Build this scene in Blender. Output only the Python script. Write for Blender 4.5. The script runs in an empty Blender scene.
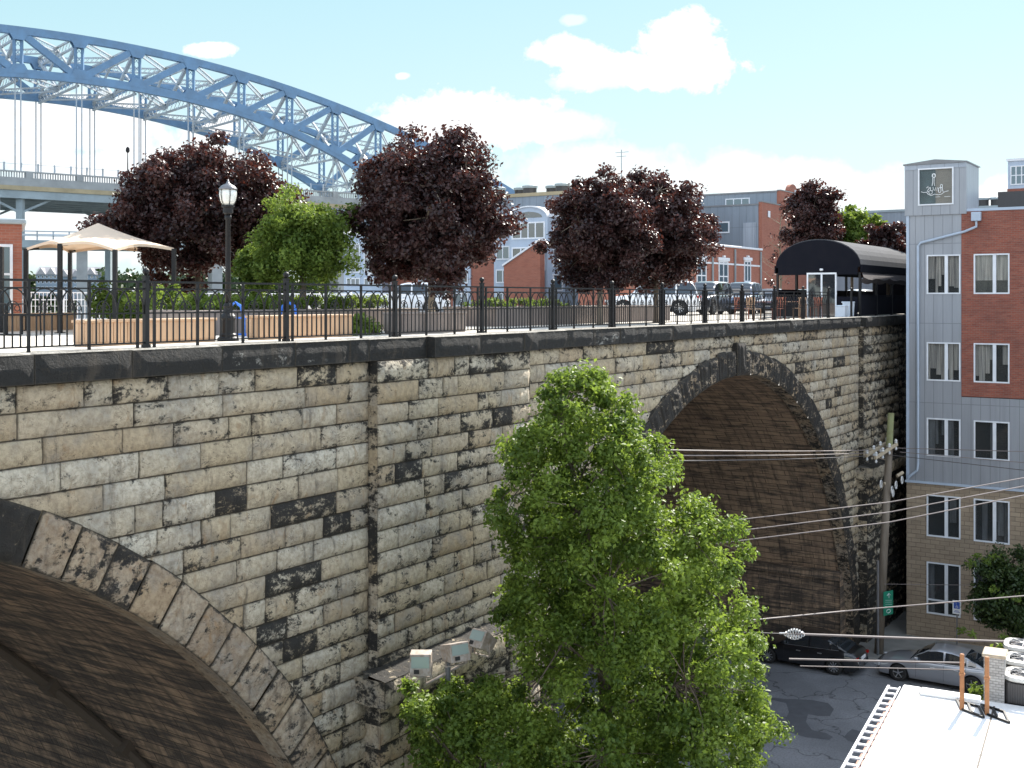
import bpy, math, random
import numpy as np
from mathutils import Vector, Matrix
random.seed(7)
RNG = np.random.default_rng(11)
SC = bpy.context.scene
COL = SC.collection
R = math.radians
PI = math.pi
FOC = 1150.0
HY = 299.0
# ---------------------------------------------------------------- frames
AX, AY = -7.33, 16.46                       # a point on the face of the viaduct
DX, DY = 0.545, 0.8384                      # along the face
NX, NY = -0.8384, 0.545                     # into the viaduct
TH = math.atan2(DY, DX)
ZD = -0.84                                  # plaza level
ZG = -15.5                                  # street level
def WF(s, t, z=0.0):
    return Vector((AX + DX*s + NX*t, AY + DY*s + NY*t, z))
def px(x, y, Y):
    return Vector(((x-512)/FOC*Y, Y, (HY-y)/FOC*Y))
def ground(x, y, z):
    Y = -z*FOC/(y-HY)
    return Vector(((x-512)/FOC*Y, Y, z))
def ST(p):
    a, b = p[0]-AX, p[1]-AY
    return (a*DX+b*DY, a*NX+b*NY)
# ---------------------------------------------------------------- mesh builder
class MB:
    def __init__(s): s.v = []; s.f = []; s.m = []; s.mi = 0
    def add(s, vs, fs):
        o = len(s.v); s.v += [tuple(v) for v in vs]
        s.f += [tuple(i+o for i in f) for f in fs]; s.m += [s.mi]*len(fs)
        return s
    def box(s, c, d, rz=0, rx=0, ry=0):
        M = Matrix.Rotation(rz, 3, 'Z') @ Matrix.Rotation(ry, 3, 'Y') @ Matrix.Rotation(rx, 3, 'X')
        c = Vector(c); h = [x/2 for x in d]
        vs = [c + M @ Vector((a*h[0], b*h[1], e*h[2])) for a in (-1,1) for b in (-1,1) for e in (-1,1)]
        return s.add(vs, [(0,1,3,2),(4,6,7,5),(0,4,5,1),(2,3,7,6),(0,2,6,4),(1,5,7,3)])
    def b2(s, x0, x1, y0, y1, z0, z1):
        return s.box(((x0+x1)/2,(y0+y1)/2,(z0+z1)/2), (abs(x1-x0),abs(y1-y0),abs(z1-z0)))
    def bev(s, x0, x1, y0, y1, z0, z1, b=0.02):
        # box with chamfered edges
        vs = []; idx = {}
        for i,(X,sx) in enumerate(((x0,1),(x1,-1))):
            for j,(Y,sy) in enumerate(((y0,1),(y1,-1))):
                for k,(Z,sz) in enumerate(((z0,1),(z1,-1))):
                    idx[(i,j,k,0)] = len(vs); vs.append((X, Y+sy*b, Z+sz*b))
                    idx[(i,j,k,1)] = len(vs); vs.append((X+sx*b, Y, Z+sz*b))
                    idx[(i,j,k,2)] = len(vs); vs.append((X+sx*b, Y+sy*b, Z))
        F = []
        g = lambda i,j,k,a: idx[(i,j,k,a)]
        for i in (0,1): F.append((g(i,0,0,0),g(i,0,1,0),g(i,1,1,0),g(i,1,0,0)))
        for j in (0,1): F.append((g(0,j,0,1),g(1,j,0,1),g(1,j,1,1),g(0,j,1,1)))
        for k in (0,1): F.append((g(0,0,k,2),g(0,1,k,2),g(1,1,k,2),g(1,0,k,2)))
        for i in (0,1):
            for j in (0,1): F.append((g(i,j,0,0),g(i,j,1,0),g(i,j,1,1),g(i,j,0,1)))
            for k in (0,1): F.append((g(i,0,k,0),g(i,1,k,0),g(i,1,k,2),g(i,0,k,2)))
        for j in (0,1):
            for k in (0,1): F.append((g(0,j,k,1),g(1,j,k,1),g(1,j,k,2),g(0,j,k,2)))
        for i in (0,1):
            for j in (0,1):
                for k in (0,1): F.append((g(i,j,k,0),g(i,j,k,1),g(i,j,k,2)))
        return s.add(vs, F)
    def bar(s, a, b, w, h=None, up=(0,0,1)):
        a = Vector(a); b = Vector(b); h = h or w; d = b-a
        if d.length < 1e-6: return s
        d.normalize(); u = Vector(up)
        if abs(d.dot(u)) > .98: u = Vector((0,1,0)) if abs(d.y) < .9 else Vector((1,0,0))
        x = d.cross(u).normalized(); y = x.cross(d).normalized()
        vs = [p + x*(i*w/2) + y*(j*h/2) for p in (a,b) for i,j in ((-1,-1),(1,-1),(1,1),(-1,1))]
        return s.add(vs, [(0,3,2,1),(4,5,6,7),(0,1,5,4),(1,2,6,5),(2,3,7,6),(3,0,4,7)])
    def tube(s, pts, r, n=6, cap=True):
        pts = [Vector(p) for p in pts]; rs = r if isinstance(r, (list,tuple)) else [r]*len(pts)
        vs = []; prev = None
        for i, p in enumerate(pts):
            d = (pts[min(i+1,len(pts)-1)] - pts[max(i-1,0)]).normalized()
            u = prev if prev is not None else (Vector((0,0,1)) if abs(d.z) < .9 else Vector((1,0,0)))
            x = u - d*u.dot(d)
            if x.length < 1e-4: x = d.orthogonal()
            x.normalize(); y = d.cross(x); prev = x
            for k in range(n):
                a = 2*PI*k/n; vs.append(p + x*math.cos(a)*rs[i] + y*math.sin(a)*rs[i])
        fs = []
        for i in range(len(pts)-1):
            for k in range(n):
                k2 = (k+1) % n
                fs.append((i*n+k, i*n+k2, (i+1)*n+k2, (i+1)*n+k))
        if cap: fs += [tuple(range(n))[::-1], tuple(range((len(pts)-1)*n, len(pts)*n))]
        return s.add(vs, fs)
    def lathe(s, c, prof, n=16):
        c = Vector(c)
        vs = [c + Vector((r*math.cos(2*PI*k/n), r*math.sin(2*PI*k/n), z)) for r, z in prof for k in range(n)]
        fs = [(i*n+k, i*n+(k+1)%n, (i+1)*n+(k+1)%n, (i+1)*n+k) for i in range(len(prof)-1) for k in range(n)]
        fs += [tuple(range(n))[::-1], tuple(range((len(prof)-1)*n, len(prof)*n))]
        return s.add(vs, fs)
    def prism(s, poly, dvec):
        n = len(poly); d = Vector(dvec); P = [Vector(p) for p in poly]
        return s.add(P + [p+d for p in P], [tuple(range(n))[::-1], tuple(range(n,2*n))] + [(i,(i+1)%n,(i+1)%n+n,i+n) for i in range(n)])
    def quad(s, *p): return s.add(p, [tuple(range(len(p)))])
    def build(s, name, mats, parent=None, smooth=False, bevel=0):
        me = bpy.data.meshes.new(name); vs = s.v
        me.from_pydata([tuple(v) for v in vs], [], s.f)
        if not isinstance(mats, (list, tuple)): mats = [mats]
        for m in mats: me.materials.append(m)
        if len(mats) > 1: me.polygons.foreach_set('material_index', s.m)
        if smooth: me.polygons.foreach_set('use_smooth', [True]*len(me.polygons))
        me.update()
        o = bpy.data.objects.new(name, me); COL.objects.link(o)
        if parent is not None: o.parent = parent
        if bevel:
            b = o.modifiers.new('b', 'BEVEL'); b.width = bevel; b.segments = 2; b.limit_method = 'ANGLE'
        return o
def tag(o, label=None, cat=None, group=None, kind=None):
    if label: o['label'] = label
    if cat: o['category'] = cat
    if group: o['group'] = group
    if kind: o['kind'] = kind
    return o
def thing(name, label, cat, loc=(0,0,0), rz=0, group=None):
    o = bpy.data.objects.new(name, None); COL.objects.link(o)
    o.location = loc; o.rotation_euler = (0,0,rz); o.empty_display_size = .3
    return tag(o, label, cat, group)
def dup(o, parent=None, loc=None, rz=None, label=None):
    c = o.copy(); COL.objects.link(c)
    if parent is not None: c.parent = parent
    if loc is not None: c.location = loc
    if rz is not None: c.rotation_euler = (0,0,rz)
    if label: c['label'] = label
    for ch in list(o.children): dup(ch, c)
    return c
# ---------------------------------------------------------------- materials
def nt(name):
    m = bpy.data.materials.new(name); m.use_nodes = True
    t = m.node_tree; b = t.nodes['Principled BSDF']
    return m, t, b
def N(t, kind, **kw):
    n = t.nodes.new(kind)
    for k, v in kw.items():
        if k.startswith('i_'):
            key = k[2:]; key = int(key) if key.isdigit() else key.replace('_', ' ')
            n.inputs[key].default_value = v
        else: setattr(n, k, v)
    return n
def L(t, a, b): t.links.new(a, b)
def rgb(c): return (c[0], c[1], c[2], 1)
def ramp(t, fac, stops):
    r = N(t, 'ShaderNodeValToRGB'); L(t, fac, r.inputs[0]); e = r.color_ramp.elements
    while len(e) > 1: e.remove(e[-1])
    e[0].position, e[0].color = stops[0][0], rgb(stops[0][1]) if isinstance(stops[0][1], tuple) else (stops[0][1],)*3+(1,)
    for p, c in stops[1:]:
        x = e.new(p); x.color = rgb(c) if isinstance(c, tuple) else (c,)*3+(1,)
    return r.outputs[0]
def mix(t, fac, a, b, mode='MIX'):
    m = N(t, 'ShaderNodeMix', data_type='RGBA', blend_type=mode)
    for i, x in ((0, fac), (6, a), (7, b)):
        if hasattr(x, 'is_linked'): L(t, x, m.inputs[i])
        else: m.inputs[i].default_value = rgb(x) if isinstance(x, tuple) else x
    return m.outputs[2]
def maths(t, op, a, b=None, c=None):
    m = N(t, 'ShaderNodeMath', operation=op)
    for i, x in enumerate((a, b, c)):
        if x is None: continue
        if hasattr(x, 'is_linked'): L(t, x, m.inputs[i])
        else: m.inputs[i].default_value = x
    return m.outputs[0]
def objco(t, scale=(1,1,1), rot=(0,0,0)):
    tc = N(t, 'ShaderNodeTexCoord'); mp = N(t, 'ShaderNodeMapping')
    mp.inputs['Scale'].default_value = scale; mp.inputs['Rotation'].default_value = rot
    L(t, tc.outputs['Object'], mp.inputs[0]); return mp.outputs[0]
def noise(t, co, scale, detail=5, rough=.6, dist=0):
    n = N(t, 'ShaderNodeTexNoise'); n.inputs['Scale'].default_value = scale; n.inputs['Detail'].default_value = detail
    n.inputs['Roughness'].default_value = rough; n.inputs['Distortion'].default_value = dist
    L(t, co, n.inputs['Vector']); return n.outputs[0]
def bump(t, b, h, st, dist=.02):
    n = N(t, 'ShaderNodeBump'); n.inputs['Strength'].default_value = st; n.inputs['Distance'].default_value = dist
    L(t, h, n.inputs['Height']); L(t, n.outputs[0], b.inputs['Normal'])
def mat(name, c, rough=.7, var=.18, scale=4, metal=0, bm=.2, c2=None, stretch=(1,1,1), spec=None, coat=0):
    m, t, b = nt(name); co = objco(t, stretch)
    n = noise(t, co, scale); c2 = c2 or tuple(x*.6 for x in c)
    f = ramp(t, n, [(.35, 0.0), (.7, 1.0)])
    v = mix(t, maths(t, 'MULTIPLY', f, var/.4), c, c2); L(t, v, b.inputs['Base Color'])
    b.inputs['Roughness'].default_value = rough; b.inputs['Metallic'].default_value = metal
    if coat: b.inputs['Coat Weight'].default_value = coat; b.inputs['Coat Roughness'].default_value = .05
    if spec is not None: b.inputs['Specular IOR Level'].default_value = spec
    if bm: bump(t, b, noise(t, co, scale*8, 3), bm, .01)
    return m
def brickmat(name, c1, c2, mortar, w=.22, h=.075, ms=.008, rough=.85, dark=None, bm=.5, off=.5, big=None):
    m, t, b = nt(name); tc = N(t, 'ShaderNodeTexCoord'); sp = N(t, 'ShaderNodeSeparateXYZ'); cb = N(t, 'ShaderNodeCombineXYZ')
    L(t, tc.outputs['Object'], sp.inputs[0]); L(t, maths(t, 'ADD', sp.outputs[0], sp.outputs[1]), cb.inputs[0]); L(t, sp.outputs[2], cb.inputs[1])
    k = N(t, 'ShaderNodeTexBrick', offset=off); L(t, cb.outputs[0], k.inputs[0])
    k.inputs['Color1'].default_value = rgb(c1); k.inputs['Color2'].default_value = rgb(c2); k.inputs['Mortar'].default_value = rgb(mortar)
    k.inputs['Scale'].default_value = 1; k.inputs['Mortar Size'].default_value = ms; k.inputs['Brick Width'].default_value = w; k.inputs['Row Height'].default_value = h
    k.inputs['Bias'].default_value = -.1
    n1 = noise(t, cb.outputs[0], .9, 4)
    mp = N(t, 'ShaderNodeMapping'); mp.inputs['Scale'].default_value = (1.2, 9, 1); L(t, cb.outputs[0], mp.inputs[0])
    n2 = noise(t, mp.outputs[0], 1.3, 4, .7)
    c = mix(t, maths(t, 'MULTIPLY', ramp(t, n1, [(.35, 0.), (.7, 1.)]), .45), k.outputs[0], dark or tuple(x*.5 for x in c1))
    c = mix(t, ramp(t, n2, [(.45, 0.), (.75, .5)]), c, big or tuple(min(1, x*1.7) for x in c2))
    L(t, c, b.inputs['Base Color']); b.inputs['Roughness'].default_value = rough
    bump(t, b, maths(t, 'SUBTRACT', n2, k.outputs[1]), bm, .015)
    return m
def glassmat(name, c=(.02,.03,.035), rough=.03, alpha=1.0, spec=.9, wob=.02):
    m, t, b = nt(name); b.inputs['Base Color'].default_value = rgb(c); b.inputs['Roughness'].default_value = rough
    b.inputs['Specular IOR Level'].default_value = spec; b.inputs['IOR'].default_value = 1.6; b.inputs['Alpha'].default_value = alpha
    bump(t, b, noise(t, objco(t), .8, 2), wob, .3)
    return m
M = {}
# viaduct stone: per-block tint in a point attribute (r tint, g soot, b ochre)
def stonemat(name, base=(.42,.365,.26), pale=(.51,.475,.385), dark=(.23,.19,.13), sootmul=1.0, sootadd=0.0):
    m, t, b = nt(name); co = objco(t)
    at = N(t, 'ShaderNodeAttribute', attribute_name='blk'); sp = N(t, 'ShaderNodeSeparateColor'); L(t, at.outputs['Color'], sp.inputs[0])
    tint, soot, och = sp.outputs[0], sp.outputs[1], sp.outputs[2]
    c = mix(t, tint, base, pale)
    c = mix(t, maths(t, 'MULTIPLY', och, .7), c, (.42,.30,.17))
    # grey weathering veil and fine mottling
    n1 = noise(t, co, 1.1, 6, .65, .4); c = mix(t, ramp(t, n1, [(.46, 0.), (.68, .75)]), c, (.27,.255,.23))
    n2 = noise(t, co, 9, 6, .7); c = mix(t, ramp(t, n2, [(.42, 0.), (.68, .75)]), c, dark)
    n3 = noise(t, objco(t, (1,1,.35)), 3.2, 5, .6, 1.2); c = mix(t, ramp(t, n3, [(.6, 0.), (.74, .7)]), c, (.30,.17,.07))
    # black crust: patchy, and nearly whole on the sooty blocks
    n4 = noise(t, objco(t, (1,1,1.7)), 2.9, 9, .72, .25); n5 = noise(t, co, 17, 5, .75)
    th = maths(t, 'ADD', maths(t, 'MULTIPLY', soot, .5*sootmul), maths(t, 'ADD', maths(t, 'MULTIPLY', n4, .72), maths(t, 'MULTIPLY', n5, .28)))
    th = maths(t, 'ADD', th, maths(t, 'MULTIPLY', at.outputs['Alpha'], .075))
    crust = ramp(t, maths(t, 'ADD', th, sootadd), [(.575, 0.), (.60, .55), (.64, 1.)])
    c = mix(t, maths(t, 'MULTIPLY', crust, .97), c, (.011,.0105,.010))
    c = mix(t, maths(t, 'MULTIPLY', ramp(t, at.outputs['Alpha'], [(.55, 0.), (.95, .92)]), 1.0), c, (.055,.045,.032))
    n6 = noise(t, objco(t, (1,1,1.5)), 3.4, 6, .62, .6); n7 = noise(t, co, 1.7, 3)
    ln = maths(t, 'MULTIPLY', ramp(t, maths(t, 'ABSOLUTE', maths(t, 'SUBTRACT', n6, .5)), [(0., .9), (.012, 0.)]), ramp(t, n7, [(.48, 0.), (.58, 1.)]))
    c = mix(t, ln, c, (.06,.045,.03))
    n8 = noise(t, objco(t, (1,1,.13)), 4.5, 5, .65); c = mix(t, ramp(t, n8, [(.56, 0.), (.68, .6)]), c, (.075,.06,.045))
    nw = noise(t, co, 30, 4, .7)
    L(t, c, b.inputs['Base Color']); b.inputs['Roughness'].default_value = .9
    h = maths(t, 'ADD', maths(t, 'MULTIPLY', noise(t, co, 5, 8, .7), 1.0), maths(t, 'MULTIPLY', nw, .25))
    bump(t, b, h, 1.0, .09)
    return m
M['stone'] = stonemat('viaduct_stone', (.52,.425,.285), (.64,.585,.475), (.25,.195,.13))
M['stonering'] = stonemat('voussoir_stone', (.36,.27,.18), (.46,.38,.28), (.19,.12,.07), 1.0, .0)
M['coping'] = stonemat('coping_stone', (.30,.29,.26), (.40,.39,.36), (.12,.11,.10), 1.0, .0)
# vault: courses from the uv (u = depth, v = arc length)
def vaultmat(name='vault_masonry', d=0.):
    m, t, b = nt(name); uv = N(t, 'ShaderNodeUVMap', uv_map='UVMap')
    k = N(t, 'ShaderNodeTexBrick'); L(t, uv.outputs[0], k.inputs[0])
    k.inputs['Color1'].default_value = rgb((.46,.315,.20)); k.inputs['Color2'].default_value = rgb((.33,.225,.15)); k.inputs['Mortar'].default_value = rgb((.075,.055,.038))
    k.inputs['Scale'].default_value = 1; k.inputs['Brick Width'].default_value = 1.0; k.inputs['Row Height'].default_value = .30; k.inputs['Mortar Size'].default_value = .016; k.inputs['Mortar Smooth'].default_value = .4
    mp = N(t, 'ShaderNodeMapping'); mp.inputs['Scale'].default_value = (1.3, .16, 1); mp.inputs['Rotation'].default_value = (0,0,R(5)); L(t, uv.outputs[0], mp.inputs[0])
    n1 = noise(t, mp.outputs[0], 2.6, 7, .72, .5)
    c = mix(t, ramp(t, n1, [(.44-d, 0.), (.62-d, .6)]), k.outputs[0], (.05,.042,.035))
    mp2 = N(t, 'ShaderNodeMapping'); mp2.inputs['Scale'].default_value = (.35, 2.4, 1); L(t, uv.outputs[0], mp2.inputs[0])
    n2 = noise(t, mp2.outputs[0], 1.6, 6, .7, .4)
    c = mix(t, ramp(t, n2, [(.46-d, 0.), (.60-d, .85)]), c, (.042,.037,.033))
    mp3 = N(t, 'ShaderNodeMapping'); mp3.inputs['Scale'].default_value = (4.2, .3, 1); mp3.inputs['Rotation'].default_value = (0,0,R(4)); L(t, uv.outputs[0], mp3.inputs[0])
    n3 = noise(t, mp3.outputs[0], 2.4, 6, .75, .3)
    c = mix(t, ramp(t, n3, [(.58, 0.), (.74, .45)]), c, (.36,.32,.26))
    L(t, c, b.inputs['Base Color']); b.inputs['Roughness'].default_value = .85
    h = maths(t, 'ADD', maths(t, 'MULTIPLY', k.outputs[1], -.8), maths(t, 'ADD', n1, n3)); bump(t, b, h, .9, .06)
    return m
M['vault'] = vaultmat('vault_masonry', -.025); M['vaultdark'] = vaultmat('sooty_vault_masonry', .04)  # second variant has wider dark streaks, for the left vault and the footings
M['deck'] = mat('plaza_concrete', (.62,.57,.50), .85, .2, .5, bm=.3)
M['lot'] = mat('parking_lot_asphalt', (.22,.21,.20), .9, .25, .3, bm=.3)
def roadmat():
    m, t, b = nt('road_asphalt'); co = objco(t)
    n1 = noise(t, co, .35, 5, .6); n2 = noise(t, co, 14, 4, .7)
    c = mix(t, ramp(t, n1, [(.38, 0.), (.62, 1.)]), (.165,.17,.182), (.25,.255,.27))
    c = mix(t, ramp(t, n2, [(.4, 0.), (.7, .5)]), c, (.05,.05,.055))
    v = N(t, 'ShaderNodeTexVoronoi', feature='DISTANCE_TO_EDGE'); v.inputs['Scale'].default_value = .42; 
    nn = N(t, 'ShaderNodeTexNoise'); nn.inputs['Scale'].default_value = 1.5; L(t, co, nn.inputs['Vector'])
    vm = N(t, 'ShaderNodeVectorMath', operation='ADD'); L(t, co, vm.inputs[0]); L(t, nn.outputs[1], vm.inputs[1]); L(t, vm.outputs[0], v.inputs['Vector'])
    c = mix(t, ramp(t, v.outputs[0], [(0.0, .8), (.018, 0.)]), c, (.025,.025,.028))
    L(t, c, b.inputs['Base Color']); b.inputs['Roughness'].default_value = .8; bump(t, b, n2, .3, .01)
    return m
M['road'] = roadmat()
M['patch'] = mat('asphalt_patch', (.095,.098,.108), .85, .2, 3, bm=.3)
M['sidewalk'] = mat('sidewalk_concrete', (.24,.235,.22), .85, .25, 1.3, bm=.3)
M['kerb'] = mat('kerb_stone', (.30,.29,.27), .8, .2, 3)
M['earth'] = mat('ground_earth', (.17,.155,.135), .95, .3, .05, bm=.3, c2=(.11,.10,.085))
M['bank'] = mat('far_bank_green', (.055,.085,.035), .95, .4, .05, bm=.3, c2=(.03,.05,.02))
def rivermat():
    m, t, b = nt('river_water'); b.inputs['Base Color'].default_value = (.10,.13,.13,1); b.inputs['Roughness'].default_value = .12
    bump(t, b, noise(t, objco(t), .6, 4), .5, .3); return m
M['river'] = rivermat()
M['iron'] = mat('black_iron', (.007,.0075,.009), .5, .3, 6, metal=.0, bm=.1, c2=(.014,.013,.013), spec=.3)
M['bluesteel'] = mat('blue_bridge_steel', (.13,.25,.41), .55, .3, .5, bm=.1, c2=(.10,.165,.25))
M['bluepale'] = mat('pale_bridge_steel', (.36,.43,.50), .6, .25, .6, bm=.1, c2=(.30,.26,.20))
M['bconc'] = mat('bridge_concrete', (.34,.355,.36), .85, .3, .4, bm=.3)
M['btan'] = mat('bridge_tan_band', (.40,.33,.21), .85, .3, .6)
M['bgrey'] = mat('bridge_girder_paint', (.30,.36,.39), .6, .25, .5)
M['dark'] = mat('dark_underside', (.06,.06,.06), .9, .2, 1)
M['brickred'] = brickmat('red_brick', (.29,.078,.047), (.20,.05,.034), (.20,.14,.11), w=.22, h=.08, dark=(.10,.04,.035), big=(.36,.17,.12))
M['brickor'] = brickmat('orange_brick', (.33,.105,.062), (.27,.082,.05), (.28,.18,.14), w=.22, h=.08, dark=(.20,.065,.045), big=(.42,.18,.12), bm=.2)
M['stonetan'] = brickmat('tan_split_block', (.35,.275,.195), (.27,.21,.15), (.15,.11,.08), w=.42, h=.2, dark=(.15,.11,.08), big=(.38,.30,.21), ms=.01, bm=.8)
def sidingmat(name, c, w=.4, rows=3.6):
    m, t, b = nt(name); tc = N(t, 'ShaderNodeTexCoord'); sp = N(t, 'ShaderNodeSeparateXYZ'); cb = N(t, 'ShaderNodeCombineXYZ')
    L(t, tc.outputs['Object'], sp.inputs[0]); L(t, maths(t, 'ADD', sp.outputs[0], sp.outputs[1]), cb.inputs[0]); L(t, sp.outputs[2], cb.inputs[1])
    k = N(t, 'ShaderNodeTexBrick', offset=0); L(t, cb.outputs[0], k.inputs[0])
    k.inputs['Color1'].default_value = rgb(c); k.inputs['Color2'].default_value = rgb(tuple(x*.93 for x in c)); k.inputs['Mortar'].default_value = rgb(tuple(x*.6 for x in c))
    k.inputs['Scale'].default_value = 1; k.inputs['Mortar Size'].default_value = .012; k.inputs['Brick Width'].default_value = w; k.inputs['Row Height'].default_value = rows
    mp = N(t, 'ShaderNodeMapping'); mp.inputs['Scale'].default_value = (2.2, .16, 1); L(t, cb.outputs[0], mp.inputs[0])
    n = noise(t, mp.outputs[0], 1.5, 5, .65)
    cc = mix(t, ramp(t, n, [(.42, 0.), (.72, .6)]), k.outputs[0], tuple(x*.72 for x in c))
    L(t, cc, b.inputs['Base Color']); b.inputs['Roughness'].default_value = .45; b.inputs['Metallic'].default_value = .25
    bump(t, b, maths(t, 'MULTIPLY', k.outputs[1], -1), .6, .02); return m
M['siding'] = sidingmat('grey_metal_siding', (.31,.325,.355))
M['sidingb'] = sidingmat('blue_grey_siding', (.22,.255,.30), .6, 3.2)
M['sidpale'] = sidingmat('pale_metal_siding', (.34,.375,.43), .6, 3.2)
M['whitetrim'] = mat('white_trim', (.72,.74,.78), .5, .12, 3, bm=.05)
M['bluetrim'] = mat('pale_blue_trim', (.40,.47,.57), .45, .12, 3, bm=.05)
M['glassd'] = glassmat('dark_window_glass', (.02,.025,.03))
M['glasst'] = glassmat('clear_window_glass', (.05,.06,.065), alpha=.22)
M['glassb'] = glassmat('blue_window_glass', (.05,.085,.11), .06)
M['curtain'] = mat('window_curtain', (.74,.70,.62), .9, .4, 2.5, stretch=(5,5,.2), c2=(.22,.21,.20))  # pale streaks stand in for reflections in the upper window glass
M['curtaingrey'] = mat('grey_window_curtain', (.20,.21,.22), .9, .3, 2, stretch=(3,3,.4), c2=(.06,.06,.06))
M['leafbig'] = None
def leafmat(name, ca, cb_, tr=.3, rough=.45, tcol=None, spec=.35):
    m, t, b = nt(name); at = N(t, 'ShaderNodeAttribute', attribute_name='lf'); sp = N(t, 'ShaderNodeSeparateColor'); L(t, at.outputs['Color'], sp.inputs[0])
    c = mix(t, sp.outputs[0], ca, cb_); L(t, c, b.inputs['Base Color']); b.inputs['Roughness'].default_value = rough
    b.inputs['Specular IOR Level'].default_value = spec
    tb = N(t, 'ShaderNodeBsdfTranslucent'); ms = N(t, 'ShaderNodeMixShader'); ms.inputs[0].default_value = tr
    cc = mix(t, .5, c, tcol) if tcol else c
    L(t, cc, tb.inputs[0]); L(t, b.outputs[0], ms.inputs[1]); L(t, tb.outputs[0], ms.inputs[2])
    L(t, ms.outputs[0], t.nodes['Material Output'].inputs[0]); return m
M['leafbig'] = leafmat('big_tree_leaves', (.038,.072,.014), (.20,.27,.043), .38, .5, (.36,.5,.06), .25)
M['leafgreen'] = leafmat('light_green_leaves', (.05,.09,.018), (.19,.26,.05), .36, .55, (.34,.45,.06), .2)
M['leafmaple'] = leafmat('purple_maple_leaves', (.014,.0085,.010), (.078,.038,.035), .16, .42, (.28,.07,.04))
M['leafdark'] = leafmat('dark_green_leaves', (.022,.045,.014), (.06,.09,.02), .2, .4)
M['leafyel'] = leafmat('yellow_green_leaves', (.22,.26,.04), (.36,.36,.08), .3, .5)
M['bark'] = mat('tree_bark', (.13,.10,.075), .95, .4, 6, stretch=(1,1,.25), bm=.8)
M['barkpale'] = mat('pale_tree_bark', (.28,.22,.16), .95, .3, 6, stretch=(1,1,.25), bm=.8)
M['wood'] = mat('planter_boards', (.56,.37,.23), .7, .3, 3, stretch=(3,3,.3), c2=(.36,.22,.13))
M['woodgrey'] = mat('grey_planter_boards', (.27,.225,.20), .8, .35, 3, stretch=(3,3,.3), c2=(.16,.13,.115))  # grey boards, with tree shade on the middle planter put into this colour
M['canvas'] = mat('beige_canopy_cloth', (.70,.54,.40), .85, .08, 1.5, bm=.15)
M['canvasp'] = mat('peach_canopy_cloth', (.74,.50,.36), .85, .08, 1.5, bm=.15)
M['awning'] = mat('black_awning_cloth', (.008,.009,.014), .95, .25, 2, bm=.2, c2=(.013,.013,.018), spec=.1)
M['roofmetal'] = mat('awning_roof_cloth', (.085,.087,.095), .9, .2, 2, spec=.1)
M['polewood'] = mat('utility_pole_wood', (.20,.165,.13), .9, .35, 3, stretch=(2,2,.15), bm=.6, c2=(.11,.085,.06))
M['copperg'] = mat('treated_wood_green', (.24,.26,.13), .85, .3, 4, c2=(.16,.15,.07))
M['armwood'] = mat('crossarm_wood', (.48,.40,.29), .8, .3, 5, c2=(.28,.22,.15))
M['ladwood'] = mat('rusty_brown_rail', (.36,.15,.055), .7, .35, 5, c2=(.2,.09,.04))
M['porcelain'] = mat('porcelain', (.62,.62,.62), .25, .1, 5, bm=0)
M['wire'] = mat('wire_sheath', (.24,.20,.19), .6, .2, 2, bm=0)
M['wiredark'] = mat('dark_wire_sheath', (.10,.09,.09), .6, .2, 2, bm=0)
M['fixture'] = mat('weathered_lamp_housing', (.42,.37,.33), .55, .35, 9, bm=.2, c2=(.22,.16,.11))
M['lens'] = glassmat('floodlight_lens', (.30,.36,.33), .12)
M['rooftop'] = mat('white_roof_membrane', (.80,.79,.78), .7, .05, .6, bm=.1, c2=(.62,.60,.58))
M['roofstain'] = mat('roof_stain', (.13,.11,.095), .8, .3, 3)
M['acdark'] = sidingmat('condenser_louvre', (.07,.065,.065), .05, .9)
M['acwhite'] = mat('condenser_lid_paint', (.62,.60,.56), .5, .1, 4, bm=.05)
M['chim'] = brickmat('grey_rubble_stone', (.34,.32,.30), (.44,.42,.40), (.2,.19,.18), w=.12, h=.06, big=(.55,.53,.50), bm=.7)
M['chimcap'] = mat('tan_stone_cap', (.42,.34,.25), .8, .25, 5)
M['tyre'] = mat('tyre_rubber', (.018,.018,.018), .85, .2, 6)
M['chrome'] = mat('alloy_wheel', (.55,.56,.58), .3, .1, 5, metal=.85, bm=0)
M['blackpl'] = mat('black_plastic', (.02,.02,.02), .6, .2, 5, bm=0)
M['headl'] = glassmat('headlamp_glass', (.5,.52,.55), .08)
M['taill'] = glassmat('tail_lamp_glass', (.35,.015,.012), .1)
def paint(name, c, metal=.5): return mat(name, c, .28, .04, 1, metal=metal, bm=0, coat=1.0)
M['pblack'] = paint('black_car_paint', (.010,.011,.014), .2); M['psilver'] = paint('silver_car_paint', (.36,.37,.40), .45)
M['pwhite'] = paint('white_car_paint', (.75,.76,.78), 0); M['pblue'] = paint('blue_car_paint', (.06,.09,.16), .4); M['pgrey'] = paint('grey_car_paint', (.14,.15,.17), .5)
M['signgreen'] = mat('green_sign_sheet', (.01,.22,.13), .5, .1, 3, bm=0); M['signwhite'] = mat('white_sign_sheet', (.78,.79,.80), .5, .05, 3, bm=0)
M['signblue'] = mat('blue_sign_ink', (.03,.09,.42), .5, .05, 3, bm=0)
M['bluepaint'] = mat('bright_blue_paint', (.03,.16,.62), .45, .1, 4, bm=0)
M['redwood'] = mat('red_brown_furniture', (.36,.12,.07), .6, .3, 4); M['tanwood'] = mat('tan_furniture', (.46,.29,.18), .6, .3, 4)
M['bin'] = mat('pale_bin_plastic', (.60,.66,.74), .5, .1, 3, bm=0)
M['globe'] = glassmat('lamp_globe_glass', (.78,.78,.72), .15); M['lampmetal'] = mat('lamp_grey_metal', (.20,.20,.21), .4, .2, 4, metal=.4)
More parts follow.
